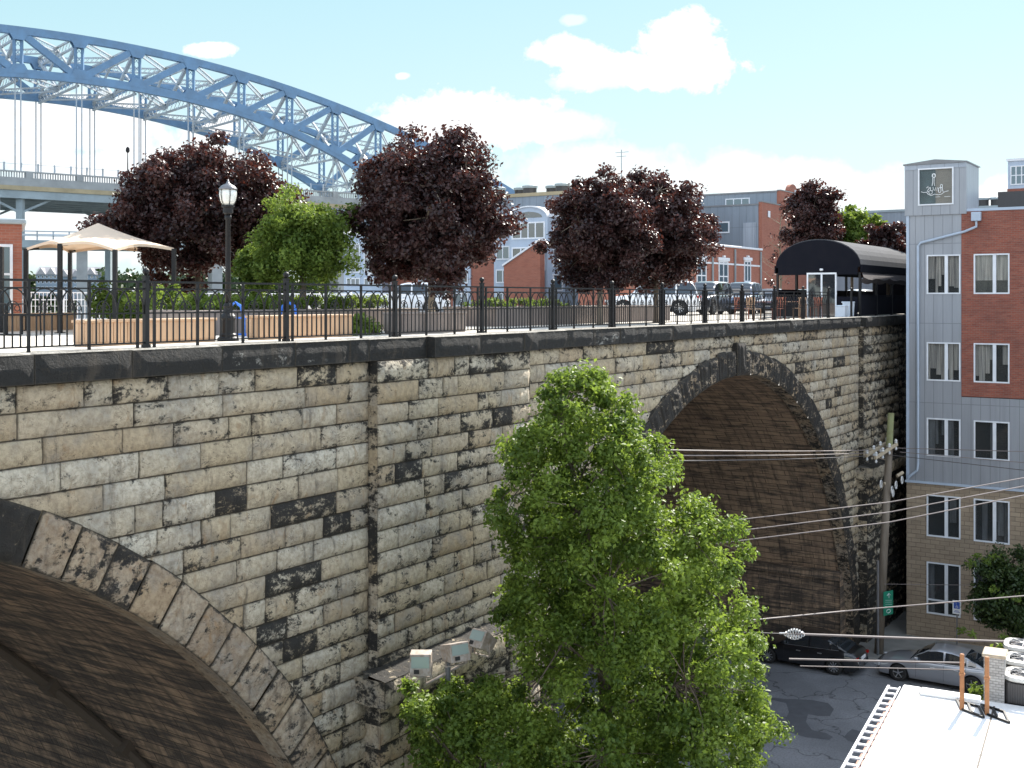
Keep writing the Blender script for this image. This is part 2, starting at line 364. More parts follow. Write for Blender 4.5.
M['houseblue'] = mat('far_house_cladding', (.24,.30,.37), .8, .15, .1); M['houseroof'] = mat('far_house_roof', (.35,.34,.35), .85, .2, .1)
M['gravel'] = mat('planter_soil', (.10,.075,.055), .95, .3, 10)
from mathutils import noise as mnoise
# ================================================================ THE VIADUCT
via = thing('stone_viaduct', 'old weathered sandstone viaduct with two round arches and a dark coping', 'viaduct', (AX, AY, ZG), TH)
def vpart(o): o.location.z = -ZG; return o
ARCH = [(-5.4, -16.1), (27.6, -16.1)]
RO, RI = 14.32, 13.47
BLACK = [(325,495),(310,571),(217,517),(275,632),(310,640),(396,464),(500,445),(497,408),(802,362),(843,366),(838,392),(829,405),(340,520)]
def p2sz(x, y, t=0):
    u = (x-512)/FOC
    s = (AX + NX*t - u*(AY + NY*t))/(u*DY - DX)
    Y = AY + DY*s + NY*t
    return s, (HY-y)/FOC*Y
BSZ = [p2sz(*b) for b in BLACK]
class Stone:
    def __init__(s): s.v = []; s.f = []; s.c = []
    def grid(s, P, col, keep=None):
        # P[i][j] vectors
        o = len(s.v); ni, nj = len(P), len(P[0])
        for r_ in P:
            for p in r_: s.v.append(p[:3]); s.c.append((col[0],col[1],col[2],p[3] if len(p) > 3 else 0.))
        for i in range(ni-1):
            for j in range(nj-1):
                if keep and not keep(P[i][j], P[i+1][j+1], P[i+1][j], P[i][j+1]): continue
                s.f.append((o+i*nj+j, o+(i+1)*nj+j, o+(i+1)*nj+j+1, o+i*nj+j+1))
    def build(s, name, m, parent):
        me = bpy.data.meshes.new(name); me.from_pydata(s.v, [], s.f); me.materials.append(m)
        a = me.attributes.new('blk', 'FLOAT_COLOR', 'POINT')
        a.data.foreach_set('color', np.array([tuple(c) for c in s.c], dtype=np.float32).ravel())
        me.polygons.foreach_set('use_smooth', [True]*len(me.polygons)); me.update()
        o = bpy.data.objects.new(name, me); COL.objects.link(o); o.parent = parent; vpart(o); return o
def cuts(a, b, m=.024):
    n = max(2, int(round((b-a-2*m)/.13)))
    return [a, a+m] + [a+m+(b-a-2*m)*k/n for k in range(1, n)] + [b-m, b]
def face_block(st, s0, s1, z0, z1, t, col, rough=.03, jd=.06, ends=(0,0)):
    S, Z = cuts(s0, s1), cuts(z0, z1); P = []; sd = random.uniform(0, 99); tilt = random.uniform(-.012,.012)
    for i, s in enumerate(S):
        row = []
        for j, z in enumerate(Z):
            edge = i in (0, len(S)-1) or j in (0, len(Z)-1)
            if edge: tt = t + jd
            else:
                e2 = i in (1, len(S)-2) or j in (1, len(Z)-2)
                n = mnoise.noise((s*2.6+sd, z*3.4, sd)) + .5*mnoise.noise((s*7+sd, z*9, sd))
                tt = t + (.020 if e2 else -.014) - rough*(n*1.1+.25)*(.5 if e2 else 1.1) + tilt
                dz = .012*mnoise.noise((s*5, z*5, sd)); s_ = s + dz; z_ = z - dz
                row.append((s_, tt, z_, .5 if e2 else 0.)); continue
            row.append((s, tt, z, 1.))
        P.append(row)
    def keep(*q):
        for p in q:
            ok = True
            for sc, zc in ARCH:
                if p[2] > zc and (p[0]-sc)**2 + (p[2]-zc)**2 < (RO-.12)**2 or (p[2] <= zc and abs(p[0]-sc) < RO-.12): ok = False
            if ok: return True
        return False
    st.grid(P, col, keep)
def blockcol(sc_, zc_, base_soot):
    so = random.random()**2.6*.16 + base_soot - .03
    if random.random() < .018: so = random.uniform(.18, .32)
    return [random.random(), so, random.uniform(.6,1) if random.random() < .2 else random.random()*.4]
def course_wall(st, sa, sb, ztop, zbot, t, h=.42, lens=(.9,2.1), soot=0.0, rough=.03):
    z = ztop; k = 0
    while z > zbot+.05:
        hh = h*random.uniform(.92, 1.08); z0 = max(zbot, z-hh)
        s = sa
        while s < sb-.02:
            l = random.uniform(*lens)*(1 if random.random() < .75 else .55)
            e = s + l
            if sb - e < .5: e = sb
            zc = (z+z0)/2; cx_ = (s+e)/2
            inside = any((all((q-sc)**2+(w-zc_)**2 < (RO-.15)**2 for q in (s, e) for w in (z, z0))) or (z <= zc_ and sc-RO+.1 < s and e < sc+RO-.1) for sc, zc_ in ARCH)
            if not inside:
                low = max(0, (-5-zc)/10)*.12
                c = blockcol(cx_, zc, soot + low - (.025 if cx_ < 7 and t == 0 and zc > -5.5 else 0) + (.07 if z > ztop-.1 else 0))
                for bs, bz in BSZ:
                    if s < bs < e and z0 < bz < z:
                        c[1] = .27
                        if e-s > 1.2: e = s + max(.75, bs-s+.35)
                face_block(st, s, e, z0, z, t, c, rough)
            s = e
        z = z0
ZC = -1.26
st = Stone()
course_wall(st, -9, 8.16, ZC, ZG, 0)
course_wall(st, 13.95, 42.1, ZC, ZG, 0, soot=.02)
course_wall(st, 48.1, 62, ZC, ZG, 0, soot=.2)
st.build('wall_face', M['stone'], via)
for (a, b, so) in ((8.16, 13.95, .03), (42.1, 48.1, .12)):
    st = Stone(); course_wall(st, a, b, ZC, -7.5, -.22, soot=so, lens=(.7,1.9), rough=.035)
    # the returning cheek of the pilaster
    z = ZC
    while z > -7.5:
        z0 = max(-7.5, z-.45)
        for (ss) in (a, b):
            st.grid([[(ss, -.20+.24*i, z0+(z-z0)*j/3) for j in range(4)] for i in range(2)], [random.random(), random.random()*.3+so, .6])
        z = z0
    st.build('pilaster', M['stone'], via); st = Stone()
    course_wall(st, a-.15, b+.15, -8.08, ZG, -.42, soot=so*1.4, lens=(.7,1.9), rough=.045)
    for ss in (a-.15, b+.15):
        for k in range(16):
            z0 = -8.08-.464*k
            st.grid([[(ss, -.40+.45*i, z0-.46*j/3) for j in range(4)] for i in range(2)], [random.random(), random.random()*.3+so, .5])
    st.build('pier_base', M['stone'], via)
    # impost ledge in two or three big stones
    lm = Stone(); cutsx = [a-.46, a+1.9, a+3.9, b+.46] if a < 20 else [a-.46, a+2.6, b+.46]
    for x0, x1 in zip(cutsx[:-1], cutsx[1:]):
        c = [random.random()*.5, .08+random.random()*.08, .2]
        face_block(lm, x0+.01, x1-.01, -8.06, -7.52, -.78, c, .04, .03)
        n = 14
        lm.grid([[(x0+.02+(x1-x0-.04)*i/n, -.76+.62*j/5, -7.52+.10*(j/5)+.02*mnoise.noise((x0+i*.4, j*.6, 3))) for j in range(6)] for i in range(n+1)], [.1, .38, 0])  # top face coloured darker to hold down the sun on it
        lm.grid([[(x0+.02+(x1-x0-.04)*i/n, -.76+.45*j/3, -8.05) for j in range(4)] for i in range(n+1)], [.1, .16, 0])
    for xe in (cutsx[0]+.015, cutsx[-1]-.015):
        lm.grid([[(xe, -.75+.95*i/5, -8.05+.53*j/4) for j in range(5)] for i in range(6)], [.1, .16, .1])
    lm.build('impost_ledge', M['stone'], via)
# ring stones of the two arches
for ai, (sc, zc) in enumerate(ARCH):
    rg = Stone(); da = .0535
    a0, a1 = ((-.1, 1.50) if ai == 0 else (-1.52, 1.52)); k = 0; a = a0
    while a < a1:
        key = (ai == 1 and abs(a + da/2) < da*.55)
        ro = RO + (.28 if key else random.uniform(-.03, .05)); tf = -.13 - (.10 if key else random.uniform(0, .03))
        if ai == 0: so = .0 + random.random()**2*.2
        else: so = .25 + random.random()*.14
        if ai == 0 and .40 < a+da/2 < .46: so = .40
        if key: so = .45
        col = [random.random(), so, random.random()*.8]
        na, nr = 11, 11; P = []; sd = random.uniform(0, 50)
        for i in range(na+1):
            aa = a + da*(i/na); row = []
            if i == 0: aa += .0006
            if i == na: aa -= .0006
            for j in range(nr+1):
                rr = RI + (ro-RI)*j/nr
                fi = min(i, na-i); fj = min(j, nr-j)
                if fi == 0 or fj == 0: tt = tf + .06
                elif fi in (1, 2) or fj == 1: tt = tf
                elif fi == 3: tt = tf + .02
                else: tt = tf - .03 - .07*mnoise.noise((rr*3+sd, aa*40, sd)) - .03*mnoise.noise((rr*8+sd, aa*110, sd))
                row.append((sc + rr*math.sin(aa), tt, zc + rr*math.cos(aa), 1. if fi == 0 or fj == 0 else (.55 if fi == 3 else 0.)))
            P.append(row)
        rg.grid(P, col)
        if key:
            for aa in (a, a+da): rg.grid([[(sc+(RI+(ro-RI)*j/6)*math.sin(aa), tf+.06+.16*i, zc+(RI+(ro-RI)*j/6)*math.cos(aa)) for j in range(7)] for i in range(3)], [col[0], .4, 0])
        # soffit and back of the ring
        rg.grid([[(sc+(RI)*math.sin(a+da*i/3), tf+.05+(.5)*j/3, zc+(RI)*math.cos(a+da*i/3)) for j in range(4)] for i in range(4)], [col[0], col[1]*.6, col[2]])
        rg.grid([[(sc+ro*math.sin(a+da*i/3), tf+.05+.22*j, zc+ro*math.cos(a+da*i/3)) for j in range(2)] for i in range(4)], [col[0], .3, 0])
        a += da; k += 1
    rg.build('arch_ring', M['stonering'], via)
    # vault barrel
    me = bpy.data.meshes.new('vault'); na, ntt = 90, 40; vs = []; uvs = []
    for i in range(na+1):
        aa = -PI/2 + PI*i/na
        for j in range(ntt+1):
            t = .35 + 19.6*j/ntt
            q = RI + .06 + .035*mnoise.noise((aa*13, t*1.1, ai*7.)) + .02*mnoise.noise((aa*40, t*3, 5.))
            vs.append((sc + q*math.sin(aa), t, max(zc + q*math.cos(aa), ZG-.3))); uvs.append((t, aa*RI))
    fs = [(i*(ntt+1)+j, (i+1)*(ntt+1)+j, (i+1)*(ntt+1)+j+1, i*(ntt+1)+j+1) for i in range(na) for j in range(ntt)]
    me.from_pydata(vs, [], fs); ul = me.uv_layers.new(name='UVMap')
    arr = np.array([uvs[v] for f in fs for v in f], dtype=np.float32).ravel(); ul.data.foreach_set('uv', arr)
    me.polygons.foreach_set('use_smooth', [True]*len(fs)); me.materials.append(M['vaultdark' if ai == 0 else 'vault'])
    vo = bpy.data.objects.new('vault', me); COL.objects.link(vo); vo.parent = via; vpart(vo)
    # heavier footing courses inside the arch, a little proud, with a ledge on top
    for sg in (-1, 1):
        me = bpy.data.meshes.new('footing'); vs = []; uvs = []; fs = []
        x = sc + sg*12.45
        prof = [(x+sg*.55, -11.95, 0), (x, -11.98, .5), (x, -12.3, .8), (x+sg*.12, -12.34, .95), (x+sg*.12, ZG-.2, 4.4)]
        for (xx, zz, v) in prof:
            for j in range(11):
                vs.append((xx+.03*mnoise.noise((j*1., zz, sg*3.)), .25+19.6*j/10, zz)); uvs.append((.25+19.6*j/10, v*1.5+40))
        for i in range(len(prof)-1):
            for j in range(10): fs.append((i*11+j, (i+1)*11+j, (i+1)*11+j+1, i*11+j+1))
        o = len(vs)
        for (xx, zz) in ((x, -11.98), (x+sg*1.2, -11.98), (x+sg*1.2, ZG-.2), (x+sg*.1, ZG-.2)): vs.append((xx, .24, zz)); uvs.append((xx, zz))
        fs.append((o, o+1, o+2, o+3))
        me.from_pydata(vs, [], fs); ul = me.uv_layers.new(name='UVMap')
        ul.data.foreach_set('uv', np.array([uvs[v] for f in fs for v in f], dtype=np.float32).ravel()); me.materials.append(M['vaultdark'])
        vo = bpy.data.objects.new('footing', me); COL.objects.link(vo); vo.parent = via; vpart(vo)
# coping stones
cp = Stone(); s = -9
while s < 60:
    l = random.uniform(1.3, 1.9); e = s + l; prot = (8.0 < s < 13.6) or (42 <= s < 48.1)
    for lim in (8.0, 14.1, 42.0, 48.3):
        if s < lim < e+.3: e = lim
    tf = -.14 - (.22 if prot else 0)
    c = [random.random()*.5, .40+random.random()*.1, 0]
    if random.random() < .12: c[1] = .31
    z1 = -.80 + random.uniform(-.006, .006)
    face_block(cp, s+.004, e-.004, ZC+.01, z1-.01, tf, c, .012, .012)
    n = 6
    cp.grid([[(s+.004+(e-s-.008)*i/n, tf+.012+(.80)*j/5-.012*abs(mnoise.noise((s+i*.3, j*.1, 1.)))*(j == 0), z1-.01+.012*min(j,1)) for j in range(6)] for i in range(n+1)], [random.random(), -.05, .1])
    cp.grid([[(s+(e-s)*i/2, tf+.012+(.5)*j/3, ZC+.01) for j in range(4)] for i in range(3)], [0, .4, 0])
    for xx in (s+.004, e-.004):
        cp.grid([[(xx, tf+.012+.5*i/2, ZC+.01+(z1-.02-ZC)*j/2) for j in range(3)] for i in range(3)], [0, .4, 0])
    s = e
cp.build('coping', M['coping'], via)
# conduit clamped round the left vault
cd = MB(); 
def vaultpt(x, y):
    # where the sight line of a photo point meets the left barrel
    u, w = (x-512)/FOC, (HY-y)/FOC; sc, zc = ARCH[0]; best = None
    for k in range(2000):
        Y = 17 + k*.01; s_, t_ = ST((u*Y, Y)); z = w*Y
        if t_ > .4 and (s_-sc)**2 + (z-zc)**2 > RI**2: best = (s_, t_, z); break
    return best
cpts = [vaultpt(x, y) for x, y in ((2,648),(22,668),(50,690),(85,718),(120,745),(150,768))]
cpts = [p for p in cpts if p]
if len(cpts) > 2:
    p0, p1 = Vector(cpts[0]), Vector(cpts[-1]); d = (p1-p0)
    sc, zc = ARCH[0]; full = []
    for k in range(-6, 12):
        q = p0 + d*(k/6); a = math.atan2(q.x-sc, q.z-zc); rr = RI-.06
        if a < 1.5 and q.y > .5: full.append((sc+rr*math.sin(a), q.y, zc+rr*math.cos(a)))
    cd.tube(full, .11, 8)
    for q in full[2::3]: cd.box(q, (.3, .34, .3), ry=.8)
    vpart(cd.build('conduit', M['vault'], via))

# ================================================================ GROUND, ROAD, DECK, WATER
def sheet(name, pts, m, thick=None):
    b = MB(); b.quad(*pts); o = b.build(name, m); o['kind'] = 'structure'; return o
sheet('ground', [(-3500,-400,ZG-.16),(3500,-400,ZG-.16),(3500,4000,ZG-.16),(-3500,4000,ZG-.16)], M['earth'])
sheet('road', [WF(15.5,-60,ZG), WF(39.75,-60,ZG), WF(39.75,60,ZG), WF(15.5,60,ZG)][::-1], M['road'])
o = MB(); o.b2(39.92, 44.2+4, -60, 60, -.16, .13); sw = o.build('sidewalk', M['sidewalk']); sw.location = (AX, AY, ZG); sw.rotation_euler = (0,0,TH); sw['kind'] = 'structure'
o = MB()
for k in range(40): o.bev(39.78, 39.92, -60+3*k+.01, -60+3*k+2.99, -.1, .145, .02)
kb = o.build('kerb', M['kerb']); kb.location = (AX, AY, ZG); kb.rotation_euler = (0,0,TH); kb['kind'] = 'structure'
def patch(name, pp):
    b = MB(); b.quad(*[ground(x, y, ZG+.005) for x, y in pp]); o = b.build(name, M['patch']); o['kind'] = 'structure'
patch('road_patch', [(767,697),(787,699),(795,699),(812,700),(828,703),(834,709),(830,716),(818,716),(808,714),(806,722),(812,730),(826,733),(833,737),(829,740),(805,737),(786,731),(784,722),(789,712),(786,703),(768,699)][::-1])
patch('road_patch', [(847,733),(852,729),(860,731),(864,739),(860,744),(848,741),(844,737)][::-1])
# plaza deck and the lot beyond
b = MB(); b.quad(WF(-9,.5,ZD), WF(62,.5,ZD), WF(62,20,ZD), WF(-9,20,ZD)); o = b.build('plaza_deck', M['deck']); o['kind'] = 'structure'
q = [WF(20,20,ZD-.004), WF(62,20,ZD-.004), WF(62,-1,ZD-.004), WF(150,-1,ZD-.004), WF(150,110,ZD-.004), WF(60,110,ZD-.004), (-37,140,ZD-.004)]
b = MB(); b.quad(*q); o = b.build('parking_lot', M['lot']); o['kind'] = 'structure'
# walls that close the bridge and lot towards the river
rw = thing('retaining_wall', 'rear stone retaining wall under the far plaza edge above the river', 'wall', WF(0,20,ZG), TH)
b = MB()
for (a, e) in ((-30, -18.4), (7.6, 14.6), (40.6, 62)): b.b2(a, e, -.2, .1, -.15, -ZG+ZD-.02)
for sc, zc in ARCH:
    n = 40
    for k in range(n):
        x0 = sc - 13.4 + 26.8*k/n; x1 = x0 + 26.8/n; xm = (x0+x1)/2-sc; zb = zc + math.sqrt(max(0, 13.4**2-xm*xm)) - ZG
        b.b2(x0, x1, -.2, .1, max(zb, 0), -ZG+ZD-.02)
b.build('wall_face', M['stonering'], rw)
rw2 = MB(); p0, p1 = Vector(WF(20,20,ZG)), Vector((-37,140,ZG)); rw2.bar(p0+Vector((0,0,7.3)), p1+Vector((0,0,7.3)), .4, 14.7-.05)
o = rw2.build('retaining_wall', M['bconc']); tag(o, 'concrete retaining wall holding up the far side of the parking lot', 'wall')
sheet('river', [(-1800,62,ZG-.1),(-28,62,ZG-.1),(-60,180,ZG-.1),(60,900,ZG-.1),(-1800,900,ZG-.1)], M['river'])
# far wooded bank
def hillmesh(name, x0, x1, y0, y1, zt, m, nx=60, ny=14, amp=3.):
    vs = []; fs = []
    for i in range(nx+1):
        for j in range(ny+1):
            X = x0+(x1-x0)*i/nx; Y = y0+(y1-y0)*j/ny; f = math.sin(min(1, j/(ny*.5))*PI/2)*math.sin(min(1, i/6.)*PI/2)*math.sin(min(1,(nx-i)/6.)*PI/2)
            vs.append((X, Y, ZG-.5+(zt-ZG)*f + amp*f*mnoise.noise((X*.02, Y*.02, 1.))))
    fs = [(i*(ny+1)+j,(i+1)*(ny+1)+j,(i+1)*(ny+1)+j+1,i*(ny+1)+j+1) for i in range(nx) for j in range(ny)]
    b = MB(); b.add(vs, fs); o = b.build(name, m, smooth=True); o['kind'] = 'structure'; return o
hillmesh('far_bank', -620, 100, 780, 1300, 4, M['bank'])
# ================================================================ FOLIAGE
def leaves(name, C, Rr, n_each, size, m, parent, squash=.75, up=.55, shell=.45, loc=(0,0,0)):
    # C clump centres (k,3), Rr radii (k,)
    C = np.asarray(C, float); Rr = np.asarray(Rr, float); k = len(C)
    idx = np.repeat(np.arange(k), n_each); n = len(idx)
    d = RNG.normal(size=(n,3)); d /= np.linalg.norm(d, axis=1)[:,None]
    rad = RNG.random(n)**shell
    lob = 1 + .28*np.sin(d[:,0]*5+idx*1.7)*np.cos(d[:,1]*4+idx)
    p = C[idx] + d*(rad*Rr[idx]*lob)[:,None]*np.array([1,1,squash]) - np.asarray(loc)
    nrm = d*.45 + np.array([0,0,up*.8]) + RNG.normal(size=(n,3))*.6
    nrm /= np.linalg.norm(nrm, axis=1)[:,None]
    a = RNG.normal(size=(n,3)); u = np.cross(nrm, a); u /= np.linalg.norm(u, axis=1)[:,None]; v = np.cross(nrm, u)
    sz = size*(.6+.8*RNG.random(n))[:,None]
    droop = np.array([0,0,-.12])
    V = np.stack([p - u*sz*.6, p + v*sz*.36 + nrm*sz*.10, p + u*sz*.6 + droop*sz, p - v*sz*.36 + nrm*sz*.10], 1).reshape(-1,3)
    me = bpy.data.meshes.new(name); me.vertices.add(4*n); me.vertices.foreach_set('co', V.ravel().astype(np.float32))
    b = np.arange(n)*4
    F = np.stack([b, b+1, b+2, b, b+2, b+3], 1).ravel()
    me.loops.add(6*n); me.loops.foreach_set('vertex_index', F.astype(np.int32))
    me.polygons.add(2*n); me.polygons.foreach_set('loop_start', (np.arange(2*n)*3).astype(np.int32)); me.polygons.foreach_set('loop_total', np.full(2*n, 3, np.int32))
    me.update(calc_edges=True)
    at = me.attributes.new('lf', 'FLOAT_COLOR', 'POINT')
    cl = RNG.random(k)[idx]; r = np.clip(.6*cl + .4*RNG.random(n), 0, 1)**1.3; col = np.repeat(np.stack([r, r, r, np.ones(n)], 1), 4, axis=0)
    at.data.foreach_set('color', col.astype(np.float32).ravel()); me.materials.append(m)
    o = bpy.data.objects.new(name, me); COL.objects.link(o)
    if parent is not None: o.parent = parent
    return o
def limb(b, p0, p1, r0, r1, bend=.12, n=5, rnd=random):
    p0, p1 = Vector(p0), Vector(p1); d = p1-p0; l = d.length
    off = Vector((rnd.uniform(-1,1), rnd.uniform(-1,1), rnd.uniform(-.3,.6)))*l*bend
    pts = [p0.lerp(p1, i/n) + off*math.sin(PI*i/n) + Vector((rnd.uniform(-1,1),rnd.uniform(-1,1),0))*l*.015*(0<i<n) for i in range(n+1)]
    b.tube(pts, [r0+(r1-r0)*i/n for i in range(n+1)], 6); return pts
def crown_tree(name, label, cat, base, cz, rx, ry, rz_, nc, nl, size, lm, bm='bark', group=None, tr=.09, seed=1, cr=.26, top=1.0, lobes=.25, offx=0, holes=.0):
    rnd = random.Random(seed); t = thing(name, label, cat, base, 0, group); B = Vector(base); C = Vector((offx, 0, cz-base[2]))
    cl = []; rr = []
    tries = 0
    while len(cl) < nc and tries < nc*20:
        tries += 1
        d = Vector((rnd.gauss(0,1), rnd.gauss(0,1), rnd.gauss(0,1))).normalized(); f = rnd.random()**.42
        w = 1 + lobes*mnoise.noise((d.x*2.1+seed, d.y*2.1, d.z*2.1)) + lobes*.5*mnoise.noise((d.x*5, d.y*5+seed, d.z*5))
        if d.z > 0: w *= top
        p = C + Vector((d.x*rx, d.y*ry, d.z*rz_))*f*w*.86
        if holes and mnoise.noise((p.x*1.1+seed, p.y*1.1, p.z*1.3)) > holes: continue
        cl.append(p); rr.append(cr*min(rx, rz_)*rnd.uniform(.6, 1.15))
    leaves('crown', cl, rr, nl, size, lm, t)
    b = MB(); th = C.z - rz_*.55; tp = Vector((offx*.4, 0, max(th, .5)))
    b.tube([(0,0,-.05), (0,0,.15), tuple(tp*.5), tuple(tp)], [tr*1.5, tr*1.1, tr, tr*.85], 8); b.build('trunk', M[bm], t, smooth=True)
    b = MB(); mains = []
    for k in range(6):
        a = 2*PI*k/6+rnd.random(); e = C + Vector((math.cos(a)*rx*.5, math.sin(a)*ry*.5, rz_*rnd.uniform(-.25,.55)))
        mains.append(limb(b, tp, e, tr*.6, tr*.22, rnd=rnd))
    for p in cl[::2]:
        m = min((q for l in mains for q in l[1:]), key=lambda q: (q-p).length); limb(b, m, p, tr*.2, tr*.05, n=3, rnd=rnd)
    b.build('branches', M[bm], t)
    return t
# ================================================================ DECK THINGS
rail = thing('iron_railing', 'black iron railing with ball topped posts and pointed arches along the viaduct coping', 'railing', WF(0,.25,-.80), TH)
posts_s = [-3.72+3.25*k for k in range(15)]
def panel(x0, x1):
    b = MB(); w = .022
    b.b2(x0, x1, -.022, .022, 1.065, 1.10); b.b2(x0, x1, -.013, .013, .955, .978); b.b2(x0, x1, -.013, .013, .555, .58); b.b2(x0, x1, -.013, .013, .07, .095)
    L3 = (x1-x0)/3
    for k in range(3):
        a = x0 + L3*k; e = a + L3
        n = 8
        for j in range(1, n): b.b2(a+(e-a)*j/n-.010, a+(e-a)*j/n+.010, -.010, .010, .09, .56 if j % 2 else .74)
        hw = (e-a)/4
        for c in (a+hw, a+3*hw, a+2*hw):
            W_, z0, z1 = hw*.98, .58, .958
            for sg in (-1, 1):
                pts = [(c+sg*W_*math.cos(q*PI/2)**.85 if q < 1 else c, 0, z0+(z1-z0)*math.sin(q*PI/2)) for q in [i/6 for i in range(7)]]
                for p, q in zip(pts[:-1], pts[1:]): b.bar(p, q, .018, .018, up=(0,1,0))
            if c == a+2*hw: continue
            for sg in (-1, 1):
                pts = [(c+sg*W_*.5*math.cos(q*PI/2), .0, .60+.17*math.sin(q*PI/2)) for q in [i/4 for i in range(5)]]
                for p, q in zip(pts[:-1], pts[1:]): b.bar(p, q, .012, .012, up=(0,1,0))
            for sg in (-1, 1):
                cc = (c+sg*W_*.30, 0, .665)
                pts = [(cc[0]+.045*math.cos(q*PI/4), 0, cc[2]+.045*math.sin(q*PI/4)) for q in range(9)]
                for p, q in zip(pts[:-1], pts[1:]): b.bar(p, q, .01, .01, up=(0,1,0))
    for xx in (x0+.13, x0+L3, x0+2*L3, x1-.13): b.b2(xx-.02, xx+.02, -.02, .02, 0, 1.065)
    return b
pb = panel(.04, 3.21).build('railing_panel', M['iron'], rail); pb.location.x = posts_s[0]
po = MB(); po.b2(-.04,.04,-.04,.04,0,1.16); po.b2(-.055,.055,-.055,.055,0,.05); po.b2(-.05,.05,-.05,.05,1.16,1.185)
po.lathe((0,0,0), [(.022,1.185),(.03,1.20),(.052,1.225),(.06,1.255),(.052,1.285),(.03,1.305),(.004,1.315)], 12)
pp = po.build('railing_post', M['iron'], rail); pp.location.x = posts_s[0]
for s in posts_s[1:]:
    c = pp.copy(); COL.objects.link(c); c.parent = rail; c.location.x = s
    if s < 38: c = pb.copy(); COL.objects.link(c); c.parent = rail; c.location.x = s
# river side railing
rail2 = thing('river_railing', 'plain grey railing on the far river side of the plaza', 'railing', WF(0,19.5,ZD), TH)
b = MB()
b.b2(-9, 34, -.02, .02, 1.04, 1.08); b.b2(-9, 34, -.015, .015, .12, .15); b.b2(-9, 34, -.015, .015, .80, .83)
for k in range(287): b.b2(-9+.15*k-.01, -9+.15*k+.01, -.01, .01, .13, 1.05)
for k in range(15): b.b2(-9+3*k-.05, -9+3*k+.05, -.05, .05, 0, 1.2)
b.build('railing_panel', M['whitetrim'], rail2)

def sfor(x, t): return p2sz(x, 300, t)[0]
def planter(label, s0, s1, t0, dep, h, m, plants=None, bench=False, wallc=None):
    t = thing('wooden_planter', label, 'planter', WF(s0, t0, ZD), TH, 'wooden planters along the railing')
    l = s1-s0; b = MB(); n = int(l/.145)
    for k in range(n):
        x0 = l*k/n; x1 = l*(k+1)/n; j = random.uniform(-.006,.006)
        b.bev(x0+.006, x1-.006, j, .03+j, .07, h-.05, .006); b.bev(x0+.006, x1-.006, dep-.03, dep, .07, h-.05, .006)
    for k in range(2):
        y0 = .03+(dep-.06)*k/2; y1 = .03+(dep-.06)*(k+1)/2
        b.bev(0, .03, y0+.005, y1-.005, .07, h-.05, .006); b.bev(l-.03, l, y0+.005, y1-.005, .07, h-.05, .006)
    b.build('side_boards', m, t)
    b = MB(); b.b2(.02, l-.02, .03, dep-.03, 0, .068); b.bev(.01, l-.01, .008, .05, .0, .07, .008); b.build('plinth', m, t)
    b = MB()
    for y0, y1 in ((-.02,.12),(dep-.12,dep+.02)): b.bev(-.02, l+.02, y0, y1, h-.05, h, .008)
    for x0, x1 in ((-.02,.12),(l-.12,l+.02)): b.bev(x0, x1, .122, dep-.122, h-.05, h, .008)
    if bench:
        b.bev(.13, l-.13, .13, dep-.13, h-.045, h-.004, .006)
    b.build('rim', m, t)
    if not bench:
        b = MB(); b.b2(.035, l-.035, .035, dep-.035, h-.16, h-.10); b.build('soil', M['gravel'], t)
    return t
planter('low board clad bench planter left of the street lamp, nearest the beige canopy', sfor(85,2.1), sfor(216,2.1), 2.1, .34, .47, M['wood'], bench=True)
planter('board clad planter just right of the street lamp in front of the blue rack', sfor(258,2.0), sfor(353,2.0), 2.0, .34, .50, M['wood'], bench=True)
planter('grey board planter under the middle purple maple beside the green shrub', sfor(398,1.9), sfor(466,1.9), 1.9, .45, .52, M['woodgrey'])
def bush(name, label, cat, boxes, nc, nl, size, lm, base, r=.22, group=None):
    t = thing(name, label, cat, base, 0, group); cl = []
    for _ in range(nc):
        (a, bb) = random.choice(boxes); cl.append([random.uniform(a[i], bb[i])-base[i] for i in range(3)])
    leaves('foliage', cl, [r*random.uniform(.7,1.2) for _ in cl], nl, size, lm, t)
    b = MB()
    for c in cl[::2]:
        b.tube([(c[0]*.7, c[1]*.7, 0), (c[0]*.9, c[1]*.9, c[2]*.6), tuple(c)], [.018,.012,.006], 4)
    b.build('stem', M['bark'], t); return t
def bushst(name, label, s0, s1, t0, t1, z0, z1, nc, nl, size, lm, r=.22, group=None, cat='shrub'):
    base = WF((s0+s1)/2, (t0+t1)/2, ZD+.02); t = thing(name, label, cat, base, TH, group); cl = []
    hs, ht = (s1-s0)/2, (t1-t0)/2
    for _ in range(nc):
        f = random.random()**.6; cl.append([random.uniform(-hs,hs), random.uniform(-ht,ht), (z0-ZD)+(z1-z0)*f*(.65+.35*mnoise.noise((_*.37, s0, 0)))])
    leaves('foliage', cl, [r*random.uniform(.7,1.2) for _ in cl], nl, size, lm, t, up=.4)
    b = MB()
    for c in cl[::3]: b.tube([(c[0]*.85, c[1]*.85, -.02), (c[0]*.95, c[1], c[2]*.6), tuple(c)], [.018,.012,.005], 4)
    b.build('stem', M['bark'], t); return t
bushst('green_shrub', 'loose green shrub filling the gap between the tan planter and the grey planter', 10.15, 11.2, 2.2, 3.1, ZD, -.30, 36, 70, .075, M['leafgreen'], .2)
